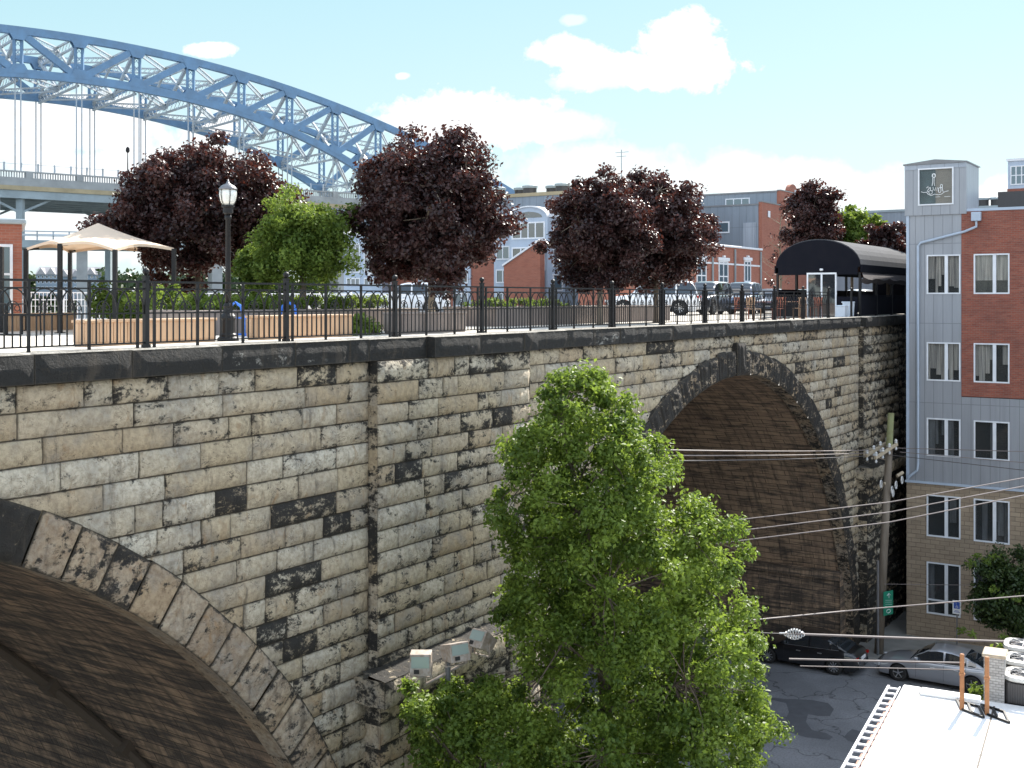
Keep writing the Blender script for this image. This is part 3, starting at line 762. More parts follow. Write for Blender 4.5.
# long back planters with hedges
def longbox(label, s0, s1, t0, dep, h, m):
    t = thing('long_planter', label, 'planter', WF(s0, t0, ZD), TH); l = s1-s0; b = MB(); n = int(l/.3)
    for k in range(n): b.bev(l*k/n+.004, l*(k+1)/n-.004, 0, .05, 0, h-.06, .006); b.bev(l*k/n+.004, l*(k+1)/n-.004, dep-.05, dep, 0, h-.06, .006)
    b.b2(0, .05, .052, dep-.052, 0, h-.06); b.b2(l-.05, l, .052, dep-.052, 0, h-.06); b.build('side_boards', m, t)
    b = MB(); b.bev(-.03, l+.03, -.03, .16, h-.06, h, .01); b.bev(-.03, l+.03, dep-.16, dep+.03, h-.06, h, .01); b.bev(-.03,.16,.162,dep-.162,h-.06,h,.01); b.bev(l-.16,l+.03,.162,dep-.162,h-.06,h,.01); b.build('rim', m, t)
    b = MB(); b.b2(.055, l-.055, .055, dep-.055, h-.2, h-.1); b.build('soil', M['gravel'], t); return t
longbox('long low grey planter holding the two purple maples right of the arched window building', 19.2, 31.5, 4.3, 2.0, .60, M['woodgrey'])
bushst('hedge', 'low bright green plants inside the long grey planter', 19.6, 24.5, 4.7, 5.9, -.28, .02, 60, 60, .07, M['leafgreen'], .16, cat='plants')
longbox('shaded grey planter behind the blue rack with yellow green hedge', 8.2, 16.5, 5.2, 1.6, .58, M['woodgrey'])
bushst('hedge', 'yellow green hedge growing behind the blue rack and tan planter', 8.4, 15.6, 5.4, 6.6, -.3, .13, 120, 80, .075, M['leafgreen'], .2, cat='hedge')
bushst('hedge', 'leafy bright shrubs behind the bench planter under the left purple maple', sfor(140,7.5), sfor(225,9.5), 7.0, 9.0, ZD, .40, 130, 90, .085, M['leafgreen'], .26, cat='shrubs')
bushst('hedge', 'pale green shrub in front of the beige canopy right posts', sfor(122,9)-.2, sfor(165,9), 8.6, 10.0, ZD, .62, 70, 90, .085, M['leafgreen'], .28, cat='shrub')
longbox('low tan planter wall under the beige canopy at the left edge', 3.6, 10.2, 12.2, .6, .46, M['wood'])

# blue rack
br = thing('bike_rack', 'bright blue bent tube rack standing between lamp and hedge', 'bike rack', WF(8.0, 3.7, ZD), TH)
b = MB()
for x in (0, 1.65):
    b.tube([(x, -.28, .04), (x, -.27, .45), (x, -.2, .68), (x, -.02, .76), (x, .16, .68), (x, .26, .45), (x, .28, .04)], .034, 8)
b.build('hoop', M['bluepaint'], br)
b = MB()
for y in (-.28, .28): b.bar((0,y,.05), (1.65,y,.05), .06, .04); b.bar((0,y*.9,.42), (1.65,y*.9,.42), .035, .035)
for k in range(9): b.bar((.15+.17*k,-.25,.42), (.15+.17*k,.25,.42), .02, .02)
b.build('seat_rails', M['bluepaint'], br)

# street lamp
ld = ground(228, 341, ZD)
sl = thing('street_lamp', 'black street lamp with clear acorn globe in front of left purple maple', 'street lamp', ld, TH)
b = MB(); b.lathe((0,0,0), [(.21,0),(.21,.06),(.17,.09),(.17,.13),(.145,.16),(.14,.42),(.165,.46),(.15,.50),(.10,.56),(.085,.66),(.10,.70),(.07,.76)], 16); b.build('base', M['iron'], sl, smooth=False)
b = MB(); b.lathe((0,0,0), [(.062,.76),(.055,1.5),(.05,2.42),(.07,2.44),(.07,2.50),(.045,2.52)], 12); b.build('pole', M['iron'], sl, smooth=True)
b = MB(); b.lathe((0,0,0), [(.05,2.52),(.10,2.56),(.10,2.66),(.13,2.68),(.13,2.71)], 14); b.build('ballast_housing', M['iron'], sl)
b = MB(); b.lathe((0,0,0), [(.10,2.71),(.15,2.80),(.175,2.92),(.165,3.02),(.14,3.04)], 20); b.build('globe', M['globe'], sl, smooth=True)
b = MB(); b.lathe((0,0,0), [(.185,3.02),(.18,3.05),(.12,3.11),(.04,3.15),(.02,3.20),(.004,3.24)], 20); b.build('cap', M['lampmetal'], sl, smooth=True)
b = MB()
for k in range(6):
    a = PI*k/3; b.tube([(.115*math.cos(a),.115*math.sin(a),2.70),(.163*math.cos(a),.163*math.sin(a),2.80),(.188*math.cos(a),.188*math.sin(a),2.92),(.18*math.cos(a),.18*math.sin(a),3.03)], .008, 5)
b.build('cage', M['iron'], sl)

# canopies
def canopy(name, label, vs, base_y, peak, m, loc):
    t = thing(name, label, 'canopy', loc, 0); o = Vector(loc)
    V = [Vector(v)-o for v in vs]; pk = Vector(peak)-o; n = len(V); b = MB()
    K = 8
    for i in range(n):
        a, c = V[i], V[(i+1)%n]; g = []
        for q in range(K+1):
            w = q/K; row = []
            e = a.lerp(c, w); e.z += .0; inner = (pk-e)*.10*math.sin(PI*w); e = e + inner; e.z += .05*math.sin(PI*w)
            for r_ in range(K+1):
                f = r_/K; p = pk.lerp(e, f); p.z -= .05*math.sin(PI*f); row.append(p)
            g.append(row)
        vv = [p for r_ in g for p in r_]; b.add(vv, [(x*(K+1)+y,(x+1)*(K+1)+y,(x+1)*(K+1)+y+1,x*(K+1)+y+1) for x in range(K) for y in range(K)])
        for q in range(K):
            p0, p1 = g[q][K], g[q+1][K]; b.add([p0, p1, p1+Vector((0,0,-.07)), p0+Vector((0,0,-.07))], [(0,1,2,3)])
    b.build('canopy_cloth', m, t, smooth=True)
    for v in V:
        b = MB(); b.b2(v.x-.05, v.x+.05, v.y-.05, v.y+.05, 0, v.z-.02); b.b2(v.x-.1, v.x+.1, v.y-.1, v.y+.1, 0, .02)
        b.bar((v.x,v.y,v.z-.05), tuple(Vector((v.x,v.y,v.z-.05)).lerp(Vector((pk.x,pk.y,v.z+.15)), .18)), .05, .05); b.build('post', M['iron'], t)
    return t
vs = [px(26,248,30.4), px(60,243,28.3), px(115,249,28.0), px(174,248,29.4), px(150,251,33), px(70,251,33.3)]
canopy('shade_canopy', 'beige cloth shade canopy with six black posts left of the purple maple', vs, 0, px(98,223,30.5), M['canvas'], (vs[0].x+2, 30.5, ZD))
vs2 = [Vector((v.x-4.15, v.y-.6, v.z+.02)) for v in vs]
canopy('shade_canopy', 'peach cloth shade canopy cut off by the left photo edge', vs2, 0, Vector((px(98,223,30.5).x-4.15, 29.9, px(98,226,30.5).z)), M['canvasp'], (vs2[0].x+2, 30, ZD))
# chairs and table under the beige canopy
def chair(label, p, rz, m, group='cafe chairs on the plaza'):
    t = thing('chair', label, 'chair', p, rz, group)
    b = MB(); b.bev(-.22,.22,-.22,.22,.43,.46,.008); b.build('seat', m, t)
    b = MB()
    for k in range(4): b.bev(-.20+.11*k,-.13+.11*k,.20,.225,.50,.88,.006)
    b.bev(-.22,.22,.195,.23,.86,.92,.006); b.build('backrest', m, t)
    for x in (-.19,.19):
        b = MB(); b.bar((x,-.19,0),(x,-.19,.43),.03,.03); b.build('leg', m, t)
        b = MB(); b.bar((x,.22,0),(x,.2,.86),.03,.03); b.build('leg', m, t)
    return t
def table(label, p, rz, m, r=.45, group='cafe tables on the plaza'):
    t = thing('table', label, 'table', p, rz, group)
    b = MB(); b.lathe((0,0,0), [(r,.71),(r,.74)], 20); b.build('tabletop', m, t)
    b = MB(); b.lathe((0,0,0), [(.04,.02),(.035,.71)], 8); b.build('pedestal', M['iron'], t)
    b = MB()
    for k in range(4): a = PI*k/2+.4; b.bar((0,0,.03),(.3*math.cos(a),.3*math.sin(a),.015),.05,.03)
    b.build('foot', M['iron'], t); return t
table('small dark table under the left half of the beige canopy', WF(6.0,9.0,ZD), .3, M['iron'])
chair('dark slatted chair left of the small table under the beige canopy', WF(5.2,9.2,ZD), 1.2, M['iron'])
chair('dark slatted chair right of the small table under the beige canopy', WF(6.9,9.4,ZD), -1.2, M['iron'])

# ================================================================ PAVILION
pv = thing('awning_pavilion', 'black barrel vaulted awning pavilion with glazed door at the railing end', 'pavilion', WF(43.5,.35,ZD), TH)
Wd, Ln, ez, cz_ = 4.05, 16.5, 2.40, 3.62
arc = [(Wd/2-math.cos(PI*k/16)*Wd/2, ez+(cz_-ez)*math.sin(PI*k/16)) for k in range(17)]
b = MB(); b.prism([(0, y, z) for y, z in arc], (.06,0,0)); b.b2(.0,.06,.001,Wd-.001,ez-.06,ez-.002); b.build('front_gable', M['awning'], pv)
b = MB()
for k in range(16):
    (y0,z0),(y1,z1) = arc[k], arc[k+1]; b.prism([(.07,y0,z0),(.07,y1,z1),(.07,y1,z1+.05),(.07,y0,z0+.05)], (Ln,0,0))
b.build('roof', M['roofmetal'], pv)
b = MB(); 
for y in (-.06, Wd+.02): b.b2(.0, Ln, y, y+.045, ez-.32, ez+.03)
b.build('valance', M['awning'], pv)
b = MB(); n = 26
for k in range(n):
    x0, x1 = .15+k*(Ln-.3)/n, .15+(k+1)*(Ln-.3)/n; s0 = .12*abs(math.sin(k*.9)); s1 = .12*abs(math.sin((k+1)*.9))
    b.add([(x0,-.02,ez-.3),(x1,-.02,ez-.3),(x1,-.12-s1*.4,ez-.55-s1),(x0,-.12-s0*.4,ez-.55-s0),(x1,.04,ez-.75-s1),(x0,.04,ez-.75-s0)], [(0,1,2,3),(3,2,4,5)])
b.build('rolled_curtain', mat('grey_brown_curtain', (.10,.085,.085), .8, .4, 2), pv)
for y in (0, Wd-.1):
    for k in range(7):
        b = MB(); b.b2(k*Ln/6+(.07 if k == 0 else 0), k*Ln/6+.17, y, y+.1, 0, ez-.33); b.build('post', M['iron'], pv)
b = MB()
for k in range(6):
    x0, x1 = k*Ln/6+.18, (k+1)*Ln/6-.01; b.b2(x0, x1, -.0, .03, .98, 1.03); b.b2(x0, x1, .005, .025, .08, .97)
for k in range(6):
    x0, x1 = k*Ln/6+.18, (k+1)*Ln/6-.01; b.b2(x0, x1, Wd-.06, Wd-.03, .08, 1.3)  # dark far-side panels added so the interior looks shaded
b.b2(Ln-.1,Ln-.05,.1,Wd-.1,0,ez)
b.build('side_screen', M['awning'], pv)
dm = MB()
for y0, y1, z0, z1 in ((1.1,1.17,0,2.0),(2.45,2.52,0,2.0),(1.1,2.52,2.0,2.08),(1.77,1.85,0,2.0)): dm.b2(-.02,.05,y0,y1,z0,z1)
dr = dm.build('door', M['whitetrim'], pv)
b = MB(); b.b2(.005,.02,1.172,1.768,.05,1.998); b.b2(.005,.02,1.852,2.448,.05,1.998); b.build('pane', M['glassd'], dr)
b = MB(); b.b2(-.0,.05,.12,1.095,1.98,ez-.061); b.b2(-.0,.05,2.525,Wd-.12,1.98,ez-.061); b.b2(0,.05,1.09,2.53,2.085,ez-.061)
b.b2(0,.04,.12,1.09,0,.95); b.b2(0,.04,2.53,Wd-.12,0,.95); b.build('front_screen', M['awning'], pv)
b = MB(); b.lathe((-.06,1.8,2.16),[(.05,0),(.09,.05),(.07,.11)],10); b.build('door_lamp', M['whitetrim'], pv)
# tables by the pavilion
g1 = 'cafe tables on the plaza'
table('red brown round table nearest the maple beside the railing, left of pavilion', WF(34.6,1.6,ZD), 0, M['redwood'])
table('red brown round table just in front of the pavilion door', WF(39.8,2.2,ZD), 0, M['redwood'])
table('round tan table between the two red brown tables by the railing', WF(37.1,1.7,ZD), 0, M['tanwood'])
chair('tan slatted chair at the left end of the cafe tables', WF(33.4,1.6,ZD), 2.3, M['tanwood'])
chair('red brown chair behind the first cafe table', WF(34.9,2.7,ZD), .6, M['redwood'])
chair('red brown chair between first and second cafe tables', WF(35.9,1.5,ZD), -.8, M['redwood'])
chair('tan chair right of the middle cafe table', WF(38.2,1.4,ZD), -.9, M['tanwood'])
chair('dark red chair closest to the white bins', WF(40.7,1.5,ZD), -.7, M['redwood'])
def bin_(label, p, h):
    t = thing('bin', label, 'bin', p, TH, 'pale bins by the pavilion'); b = MB()
    b.prism([(-.2,-.2,0),(.2,-.2,0),(.23,-.23,h),(-.23,-.23,h)], (0,.42,0)); b.build('body', M['bin'], t)
    b = MB(); b.bev(-.25,.25,-.25,.24,h,h+.06,.02); b.build('lid', M['bin'], t)
bin_('small pale blue bin left of the taller one beside the pavilion', WF(42.0,.75,ZD), .5); bin_('taller pale blue bin against the pavilion corner post', WF(42.8,.7,ZD), .66)

# ================================================================ TREES ON THE DECK
crown_tree('purple_maple', 'broad purple leaved maple behind the street lamp', 'tree', ground(176,330,ZD) if False else px(198,HY,33)+Vector((0,0,ZD)), px(0,208,33).z, 3.05, 2.6, 2.2, 380, 230, .105, M['leafmaple'], seed=3, group='purple maples on the plaza', cr=.2, top=.93, lobes=.4)
crown_tree('purple_maple', 'round purple leaved maple in the middle above the white car', 'tree', px(432,HY,31)+Vector((0,0,ZD)), px(0,207,31).z, 2.45, 2.2, 2.45, 400, 230, .10, M['leafmaple'], bm='barkpale', seed=5, top=.9, group='purple maples on the plaza', cr=.19, lobes=.36, offx=-.1)
crown_tree('purple_maple', 'left one of the two touching purple maples in the long planter', 'tree', px(600,HY,37)+Vector((0,0,ZD)), px(0,228,37).z, 2.05, 1.9, 2.2, 290, 210, .10, M['leafmaple'], bm='barkpale', seed=8, top=.86, group='purple maples on the plaza', cr=.2, lobes=.36)
crown_tree('purple_maple', 'right one of the two touching purple maples in the long planter', 'tree', px(656,HY,40)+Vector((0,0,ZD)), px(0,229,40).z, 2.45, 2.1, 2.3, 330, 210, .105, M['leafmaple'], seed=9, top=.9, group='purple maples on the plaza', cr=.2, lobes=.36)
crown_tree('purple_maple', 'reddish purple maple rising behind the awning pavilion front', 'tree', px(814,HY,66)+Vector((0,0,ZD)), px(0,222,66).z, 1.9, 1.8, 2.55, 120, 140, .17, M['leafmaple'], seed=12, group='purple maples on the plaza', cr=.27)
crown_tree('purple_maple', 'low purple maple between pavilion roof and grey tower', 'tree', px(888,HY,64)+Vector((0,0,ZD)), px(0,250,64).z, 1.9, 1.8, 1.7, 110, 110, .2, M['leafmaple'], seed=14, group='purple maples on the plaza', cr=.27)
crown_tree('green_tree', 'mixed green tree above the pavilion roof between two purple maples', 'tree', px(852,HY,68)+Vector((0,0,ZD)), px(0,240,68).z, 2.3, 1.8, 2.1, 120, 100, .2, M['leafgreen'], seed=15, cr=.27)
crown_tree('green_tree', 'light green tree between the two big purple maples', 'tree', px(303,HY,30)+Vector((0,0,ZD)), px(0,242,30).z, 1.5, 1.3, 1.35, 170, 160, .08, M['leafgreen'], lobes=.7, seed=21, cr=.27)
crown_tree('green_tree', 'low green tree tucked under the left purple maple', 'tree', px(258,HY,30.5)+Vector((0,0,ZD)), px(0,268,30.5).z, .75, .8, .75, 90, 120, .08, M['leafgreen'], seed=22, cr=.3)
# almost leafless young tree
bt = thing('bare_tree', 'slender almost leafless tree in front of the brick end wall', 'tree', px(780,HY,72)+Vector((0,0,ZD)), 0)
b = MB(); rr = random.Random(4); b.tube([(0,0,0),(.05,0,2.5),(0,.1,5.0),(.1,0,6.2)], [.09,.07,.035,.01], 6)
for k in range(26):
    z = 1.6+k*.17; a = rr.uniform(0,2*PI); l = rr.uniform(1.0,2.3)*(1-k/40); e = Vector((math.cos(a)*l, math.sin(a)*l*.6, z+l*.55)); pts = limb(b, (0.02,0,z), e, .022, .006, bend=.05, rnd=rr)
    for q in pts[2:5]: limb(b, q, q+Vector((rr.uniform(-.5,.5), rr.uniform(-.3,.3), rr.uniform(.1,.5))), .01, .004, bend=.05, n=2, rnd=rr)
b.build('trunk', M['barkpale'], bt)
leaves('crown', [(rr.uniform(-.9,.7), rr.uniform(-.4,.4), rr.uniform(1.6,4.8)) for _ in range(22)], [.25]*22, 9, .16, M['leafmaple'], bt)
# ================================================================ BUILDINGS
def winx(par, x, y0, y1, z0, z1, fm='whitetrim', gm='glassd', mull=(.5,), sill=False, hb=(), fw=.07, nm='window'):
    # window on a face looking along -x; frame is proud of the wall
    b = MB(); a, c = min(y0,y1), max(y0,y1)
    b.b2(x-.06, x+.02, a, a+fw, z0, z1); b.b2(x-.06, x+.02, c-fw, c, z0, z1); b.b2(x-.06, x+.02, a+fw, c-fw, z1-fw, z1); b.b2(x-.06, x+.02, a+fw, c-fw, z0, z0+fw)
    for m_ in mull: y = a+(c-a)*m_; b.b2(x-.055, x+.015, y-fw*.5, y+fw*.5, z0+fw, z1-fw)
    for h in hb: z = z0+(z1-z0)*h; b.b2(x-.05, x+.01, a+fw, c-fw, z-fw*.4, z+fw*.4)
    w = b.build(nm, M[fm], par)
    b = MB(); b.b2(x-.025, x-.005, a+fw, c-fw, z0+fw, z1-fw); b.build('pane', M[gm], w)
    if sill: b = MB(); b.bev(x-.16, x-.001, a-.1, c+.1, z0-.14, z0-.002, .01); b.build('sill', M[fm], w)
    return w
def winy(par, y, x0, x1, z0, z1, fm='whitetrim', gm='glassd', mull=(.5,), sill=False, hb=(), fw=.07, lintel=False, nm='window'):
    b = MB(); a, c = min(x0,x1), max(x0,x1)
    b.b2(a, a+fw, y-.06, y+.02, z0, z1); b.b2(c-fw, c, y-.06, y+.02, z0, z1); b.b2(a+fw, c-fw, y-.06, y+.02, z1-fw, z1); b.b2(a+fw, c-fw, y-.06, y+.02, z0, z0+fw)
    for m_ in mull: x = a+(c-a)*m_; b.b2(x-fw*.5, x+fw*.5, y-.055, y+.015, z0+fw, z1-fw)
    for h in hb: z = z0+(z1-z0)*h; b.b2(a+fw, c-fw, y-.05, y+.01, z-fw*.4, z+fw*.4)
    w = b.build(nm, M[fm], par)
    b = MB(); b.b2(a+fw, c-fw, y-.025, y-.005, z0+fw, z1-fw); b.build('pane', M[gm], w)
    if sill: b = MB(); b.bev(a-.25, c+.25, y-.35, y-.001, z0-.28, z0-.002, .02); b.build('sill', M[fm], w)
    if lintel:
        b = MB(); b.bev(a-.15, c+.15, y-.12, y-.001, z1+.002, z1+.24, .02); b.bev((a+c)/2-.18, (a+c)/2+.18, y-.15, y-.001, z1+.242, z1+.38, .02); b.build('lintel', M[fm], w)
    return w
def holes(b, x, y0, y1, z0, z1, ops, dep=.16):
    # wall rectangle in the plane x with rectangular openings and their reveals
    ops = [o for o in ops if o[0] < y1-1e-4 and o[1] > y0+1e-4 and o[2] < z1-1e-4 and o[3] > z0+1e-4]
    ops = [(max(o[0],y0), min(o[1],y1), max(o[2],z0), min(o[3],z1)) for o in ops]
    ys = sorted({y0, y1} | {v for o in ops for v in o[:2]}); zs = sorted({z0, z1} | {v for o in ops for v in o[2:]})
    for a, c in zip(ys[:-1], ys[1:]):
        for e, f in zip(zs[:-1], zs[1:]):
            m_, n_ = (a+c)/2, (e+f)/2
            if any(o[0] < m_ < o[1] and o[2] < n_ < o[3] for o in ops): continue
            b.quad((x,a,e), (x,a,f), (x,c,f), (x,c,e))
    for o in ops:
        a, c, e, f = o
        b.quad((x,a,e),(x+dep,a,e),(x+dep,a,f),(x,a,f)); b.quad((x,c,e),(x,c,f),(x+dep,c,f),(x+dep,c,e)); b.quad((x,a,f),(x+dep,a,f),(x+dep,c,f),(x,c,f)); b.quad((x,a,e),(x,c,e),(x+dep,c,e),(x+dep,a,e))
ab = thing('apartment_building', 'grey metal, red brick and tan block apartment building with a corner tower', 'building', WF(44.2,-1.56,ZG), TH)
zr = lambda z: z-ZG
colsA = [(-2.36,-.89), (-4.40,-2.91), (-6.5,-5.0), (-8.6,-7.1), (-10.7,-9.2)]
rows = [(.22,2.0), (-3.70,-1.95), (-7.10,-5.38), (-10.75,-8.85), (-14.25,-11.9)]
ops = [(a, c, zr(z0), zr(z1)) for a, c in colsA for z0, z1 in rows]
ZT = zr(3.9)
b = MB(); holes(b, 0, -14, 0, 0, 7.12, ops); b.b2(.3,14,-14,-.001,0,7.1); b.quad((0,0,0),(14,0,0),(14,0,7.12),(0,0,7.12)); b.build('stone_wall', M['stonetan'], ab)
b = MB(); holes(b, 0, -2.40, 0, 7.22, ZT, ops); holes(b, 0, -14, -2.40, 7.22, 11.13, ops); b.b2(.3,14,-2.4,-.002,7.12,ZT-.02); b.quad((0,0,7.22),(14,0,7.22),(14,0,ZT),(0,0,ZT))
b.build('siding', M['siding'], ab)
b = MB(); holes(b, -.03, -14, -2.40, 11.16, ZT, ops, .19); b.quad((-.03,-2.4,11.16),(0,-2.4,11.16),(0,-2.4,ZT),(-.03,-2.4,ZT)); b.quad((-.03,-2.4,11.16),(-.03,-14,11.16),(0,-14,11.16),(0,-2.4,11.16)); b.b2(.3,14,-14,-2.41,11.1,ZT-.02); b.build('brick_wall', M['brickred'], ab)
b = MB(); b.b2(-.07,.0,-14,.05,7.121,7.22); b.b2(-.06,14,-14,-2.45,ZT,ZT+.12); b.build('trim_band', M['bluetrim'], ab)
b = MB(); b.b2(.05,14,-13.95,-2.45,ZT-.3,ZT+.04); b.build('roof', M['lampmetal'], ab)
rr = random.Random(5)
for ci, (a, c) in enumerate(colsA):
    for ri, (z0, z1) in enumerate(rows):
        x = .06; fw = .06; b = MB(); cvr = min(1, max(0, [1.0, .8, .35, .45, .3][ri]+rr.uniform(-.35,.3))); mode = rr.random(); z0_, z1_ = zr(z0), zr(z1)
        a_, c_ = a+.004, c-.004; z0_ += .004; z1_ -= .004
        b.b2(x-.09,x+.02,a_,a_+fw,z0_,z1_); b.b2(x-.09,x+.02,c_-fw,c_,z0_,z1_); b.b2(x-.09,x+.02,a_+fw,c_-fw,z1_-fw,z1_); b.b2(x-.09,x+.02,a_+fw,c_-fw,z0_,z0_+fw)
        my = a_+(c_-a_)*.42; b.b2(x-.07,x+.015,my-.07,my+.07,z0_+fw,z1_-fw)
        if ri == 4: b.b2(x-.06,x+.01,a_+fw,my-.07,z0_+.6,z0_+.67); b.b2(x-.06,x+.01,my+.07,c_-fw,z0_+.6,z0_+.67)
        w = b.build('window', M['whitetrim'], ab)
        b = MB(); b.b2(x-.02,x-.012,a_+fw,my-.07,z0_+fw,z1_-fw); b.b2(x-.02,x-.012,my+.07,c_-fw,z0_+fw,z1_-fw); b.build('pane', M['glasst'], w)
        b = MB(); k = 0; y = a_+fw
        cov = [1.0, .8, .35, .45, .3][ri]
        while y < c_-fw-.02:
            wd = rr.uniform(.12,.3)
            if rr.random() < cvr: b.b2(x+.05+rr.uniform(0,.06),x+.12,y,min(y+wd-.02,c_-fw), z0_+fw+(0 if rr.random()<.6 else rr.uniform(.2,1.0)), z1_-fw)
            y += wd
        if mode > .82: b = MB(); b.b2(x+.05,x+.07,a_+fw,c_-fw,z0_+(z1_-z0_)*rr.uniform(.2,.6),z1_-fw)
        if b.v: b.build('curtain', M['curtain'] if ri < 2 else M['curtaingrey'], w)  # pale upper strips paint the reflections in the glass, lower ones are grey curtains
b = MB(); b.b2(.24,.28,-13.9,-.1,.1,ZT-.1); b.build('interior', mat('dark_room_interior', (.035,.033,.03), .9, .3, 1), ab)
# corner tower head
b = MB(); y0, y1 = -2.62, .06; zb, zt = zr(3.80), zr(6.10); holes(b, -.08, y0, y1, zb, zt, [(-2.02,-.60,zr(4.30),zr(5.86))]); b.quad((-.08,y0,zb),(2.6,y0,zb),(2.6,y0,zt),(-.08,y0,zt)); b.quad((-.08,y1,zb),(-.08,y1,zt),(2.6,y1,zt),(2.6,y1,zb)); b.quad((2.6,y0,zb),(2.6,y1,zb),(2.6,y1,zt),(2.6,y0,zt)); b.quad((-.08,y0,zb),(-.08,y1,zb),(2.6,y1,zb),(2.6,y0,zb)); b.build('tower_head', M['siding'], ab)
b = MB(); ym = (y0+y1)/2; b.prism([(-.16,y0-.06,zt),(-.16,y1+.06,zt),(-.16,y1+.06,zt+.05),(-.16,ym,zt+.20),(-.16,y0-.06,zt+.05)], (2.84,0,0)); b.build('tower_roof', M['lampmetal'], ab)
b = MB(); b.b2(-.105,-.082,y0,y1,zr(5.88),zt-.002); b.build('tower_band', M['sidpale'], ab)
b = MB(); b.b2(-.13,-.08,-2.08,-2.02,zr(4.24),zr(5.92)); b.b2(-.13,-.08,-.60,-.54,zr(4.24),zr(5.92)); b.b2(-.13,-.08,-2.02,-.60,zr(5.86),zr(5.92)); b.b2(-.13,-.08,-2.02,-.60,zr(4.24),zr(4.30)); tw = b.build('window', M['whitetrim'], ab)
b = MB(); b.b2(-.06,-.05,-2.0,-.62,zr(4.32),zr(5.84)); b.build('pane', M['glasst'], tw)
b = MB(); b.b2(.0,.02,-2.02,-1.28,zr(4.30),zr(5.86)); b.build('blind', mat('tan_blind', (.40,.34,.27), .9, .2, 3, stretch=(1,1,6)), tw)
b = MB(); b.b2(.0,.02,-1.275,-.60,zr(4.30),zr(5.86)); b.build('backing_panel', mat('teal_grey_panel', (.085,.14,.15), .6, .4, 1.2, c2=(.03,.05,.05)), tw)
# white outline emblem drawn on the glass: a turret over a looped scroll on a spreading swash
b = MB(); ex = -.075
def EP(x, y): # photo zoom coordinates of the crop (0..768 over 50 px)
    return (ex, -.60-(x-78)/(555-78)*1.42, zr(5.86)-(y-128)/(645-128)*1.56)
def stroke(pts, r=.011): b.tube([EP(*p) for p in pts], r, 5)
circ = lambda x, y, r_, q=1.2: [(x+r_*math.cos(k*PI/6), y+q*r_*math.sin(k*PI/6)) for k in range(13)]
stroke(circ(287,222,24,1.2),.02); stroke([(262,235),(287,190),(312,235)],.014); stroke([(272,255),(270,320),(262,375)],.014); stroke([(292,255),(290,330),(300,380)],.012)
stroke([(100,455),(140,470),(180,465),(205,500),(250,520),(300,500),(350,515),(400,505),(440,475),(500,460)],.014)
stroke([(180,405),(200,385),(225,400),(205,430),(190,450),(215,465)],.016); stroke([(240,395),(235,440),(262,455),(280,430),(275,395)],.014)
stroke(circ(240,470,26,1.1),.012); stroke([(300,450),(315,400),(330,450),(345,400),(358,455)],.016); stroke(circ(372,445,20,1.9),.014); stroke(circ(398,385,16,1.6),.016); stroke([(410,400),(415,450),(425,470)],.014); stroke([(310,545),(380,543)],.01); stroke([(440,545),(525,545)],.01)
b.build('window_emblem', M['signwhite'], tw)
# downspout
b = MB(); b.bev(-.28,-.05,-3.25,-2.85,zr(3.45),zr(3.85),.02); b.tube([(-.15,-3.05,zr(3.5)),(-.15,-3.05,zr(3.2)),(-.13,-2.55,zr(3.0)),(-.12,-.66,zr(2.55)),(-.12,-.54,zr(2.4)),(-.12,-.54,8.0),(-.12,-.5,7.7),(-.12,-.1,7.35)], .055, 8); b.build('downspout', M['bluetrim'], ab)
b = MB(); b.b2(-.05,-.002,-.12,-.001,7.22,zr(3.8)); b.build('corner_trim', M['bluetrim'], ab)
b = MB(); b.b2(4,9,-8,-3.2,ZT+.05,ZT+1.15); b.build('penthouse', M['acdark'], ab)
# unseen block added behind the tower head to keep sun off the street
b = MB(); b.b2(7.8, 9.2, -.7, 1.9, 0, zr(7.0)); b.build('stair_core', M['siding'], ab)
# far glazed tower behind
ft = thing('glass_tower', 'distant glazed stair tower with a brick band at the right photo edge', 'building', px(1026,HY,95)+Vector((0,0,ZD)), TH)
b = MB(); b.b2(0,6,-6,2.0,0,zr(0)-14.4); 
b = MB(); b.b2(0,6,-6,1.4,0,12.3); b.build('wall', M['bluetrim'], ft)
b = MB(); b.b2(-.04,6,-6,1.44,9.4,10.0); b.build('brick_band', M['brickred'], ft)
b = MB(); b.b2(-.1,6.1,-6.1,1.5,12.3,12.5); b.build('roof', M['whitetrim'], ft)
for k in range(4):
    for (z0, z1) in ((10.3,11.9),(7.6,9.2),(5.6,7.2),(3,4.8)): winx(ft, 0, 1.2-1.6*k, -.1-1.6*k, z0, z1, gm='glassb', mull=(.33,.66), hb=(.5,), fw=.09)

# --- long brick block right of the maples
lb = thing('brick_building', 'long brick apartment house with grey upper floors and white bay windows', 'building', WF(74.8,17,ZD), TH)
zt0 = 4.56
b = MB(); b.b2(-24,0,0,2.5,0,zt0); b.build('lower_brick_wall', M['brickor'], lb)
b = MB(); b.bev(-24.1,.0,-.12,.3,zt0,zt0+.15,.03); b.b2(-24,-.0,-.03,.02,3.3,3.42); b.build('string_course', M['whitetrim'], lb)
b = MB(); b.b2(.0,4.0,.25,30,0,zr(0)-14.66+7.24); b = MB(); b.b2(0.,4.0,.25,30,0,8.08); b.build('upper_siding', M['sidingb'], lb)
b = MB(); b.b2(.02,4.02,-.02,.24,0,8.3); b.b2(4.02,14,-.06,.24,0,9.5); b.build('end_brick_wall', M['brickor'], lb)
b = MB(); b.b2(4.02,14,.25,34,0,9.4); b.build('rear_siding', M['sidingb'], lb)
b = MB(); pts = [(5.2,-.06,9.5),(9.2,-.06,9.5)] ; poly = [(6.4+1.1*math.cos(PI*k/10)+.6, -.06, 9.5+.75*math.sin(PI*k/10)) for k in range(11)]; b.prism(poly, (0,.3,0)); b.build('parapet', M['brickor'], lb)
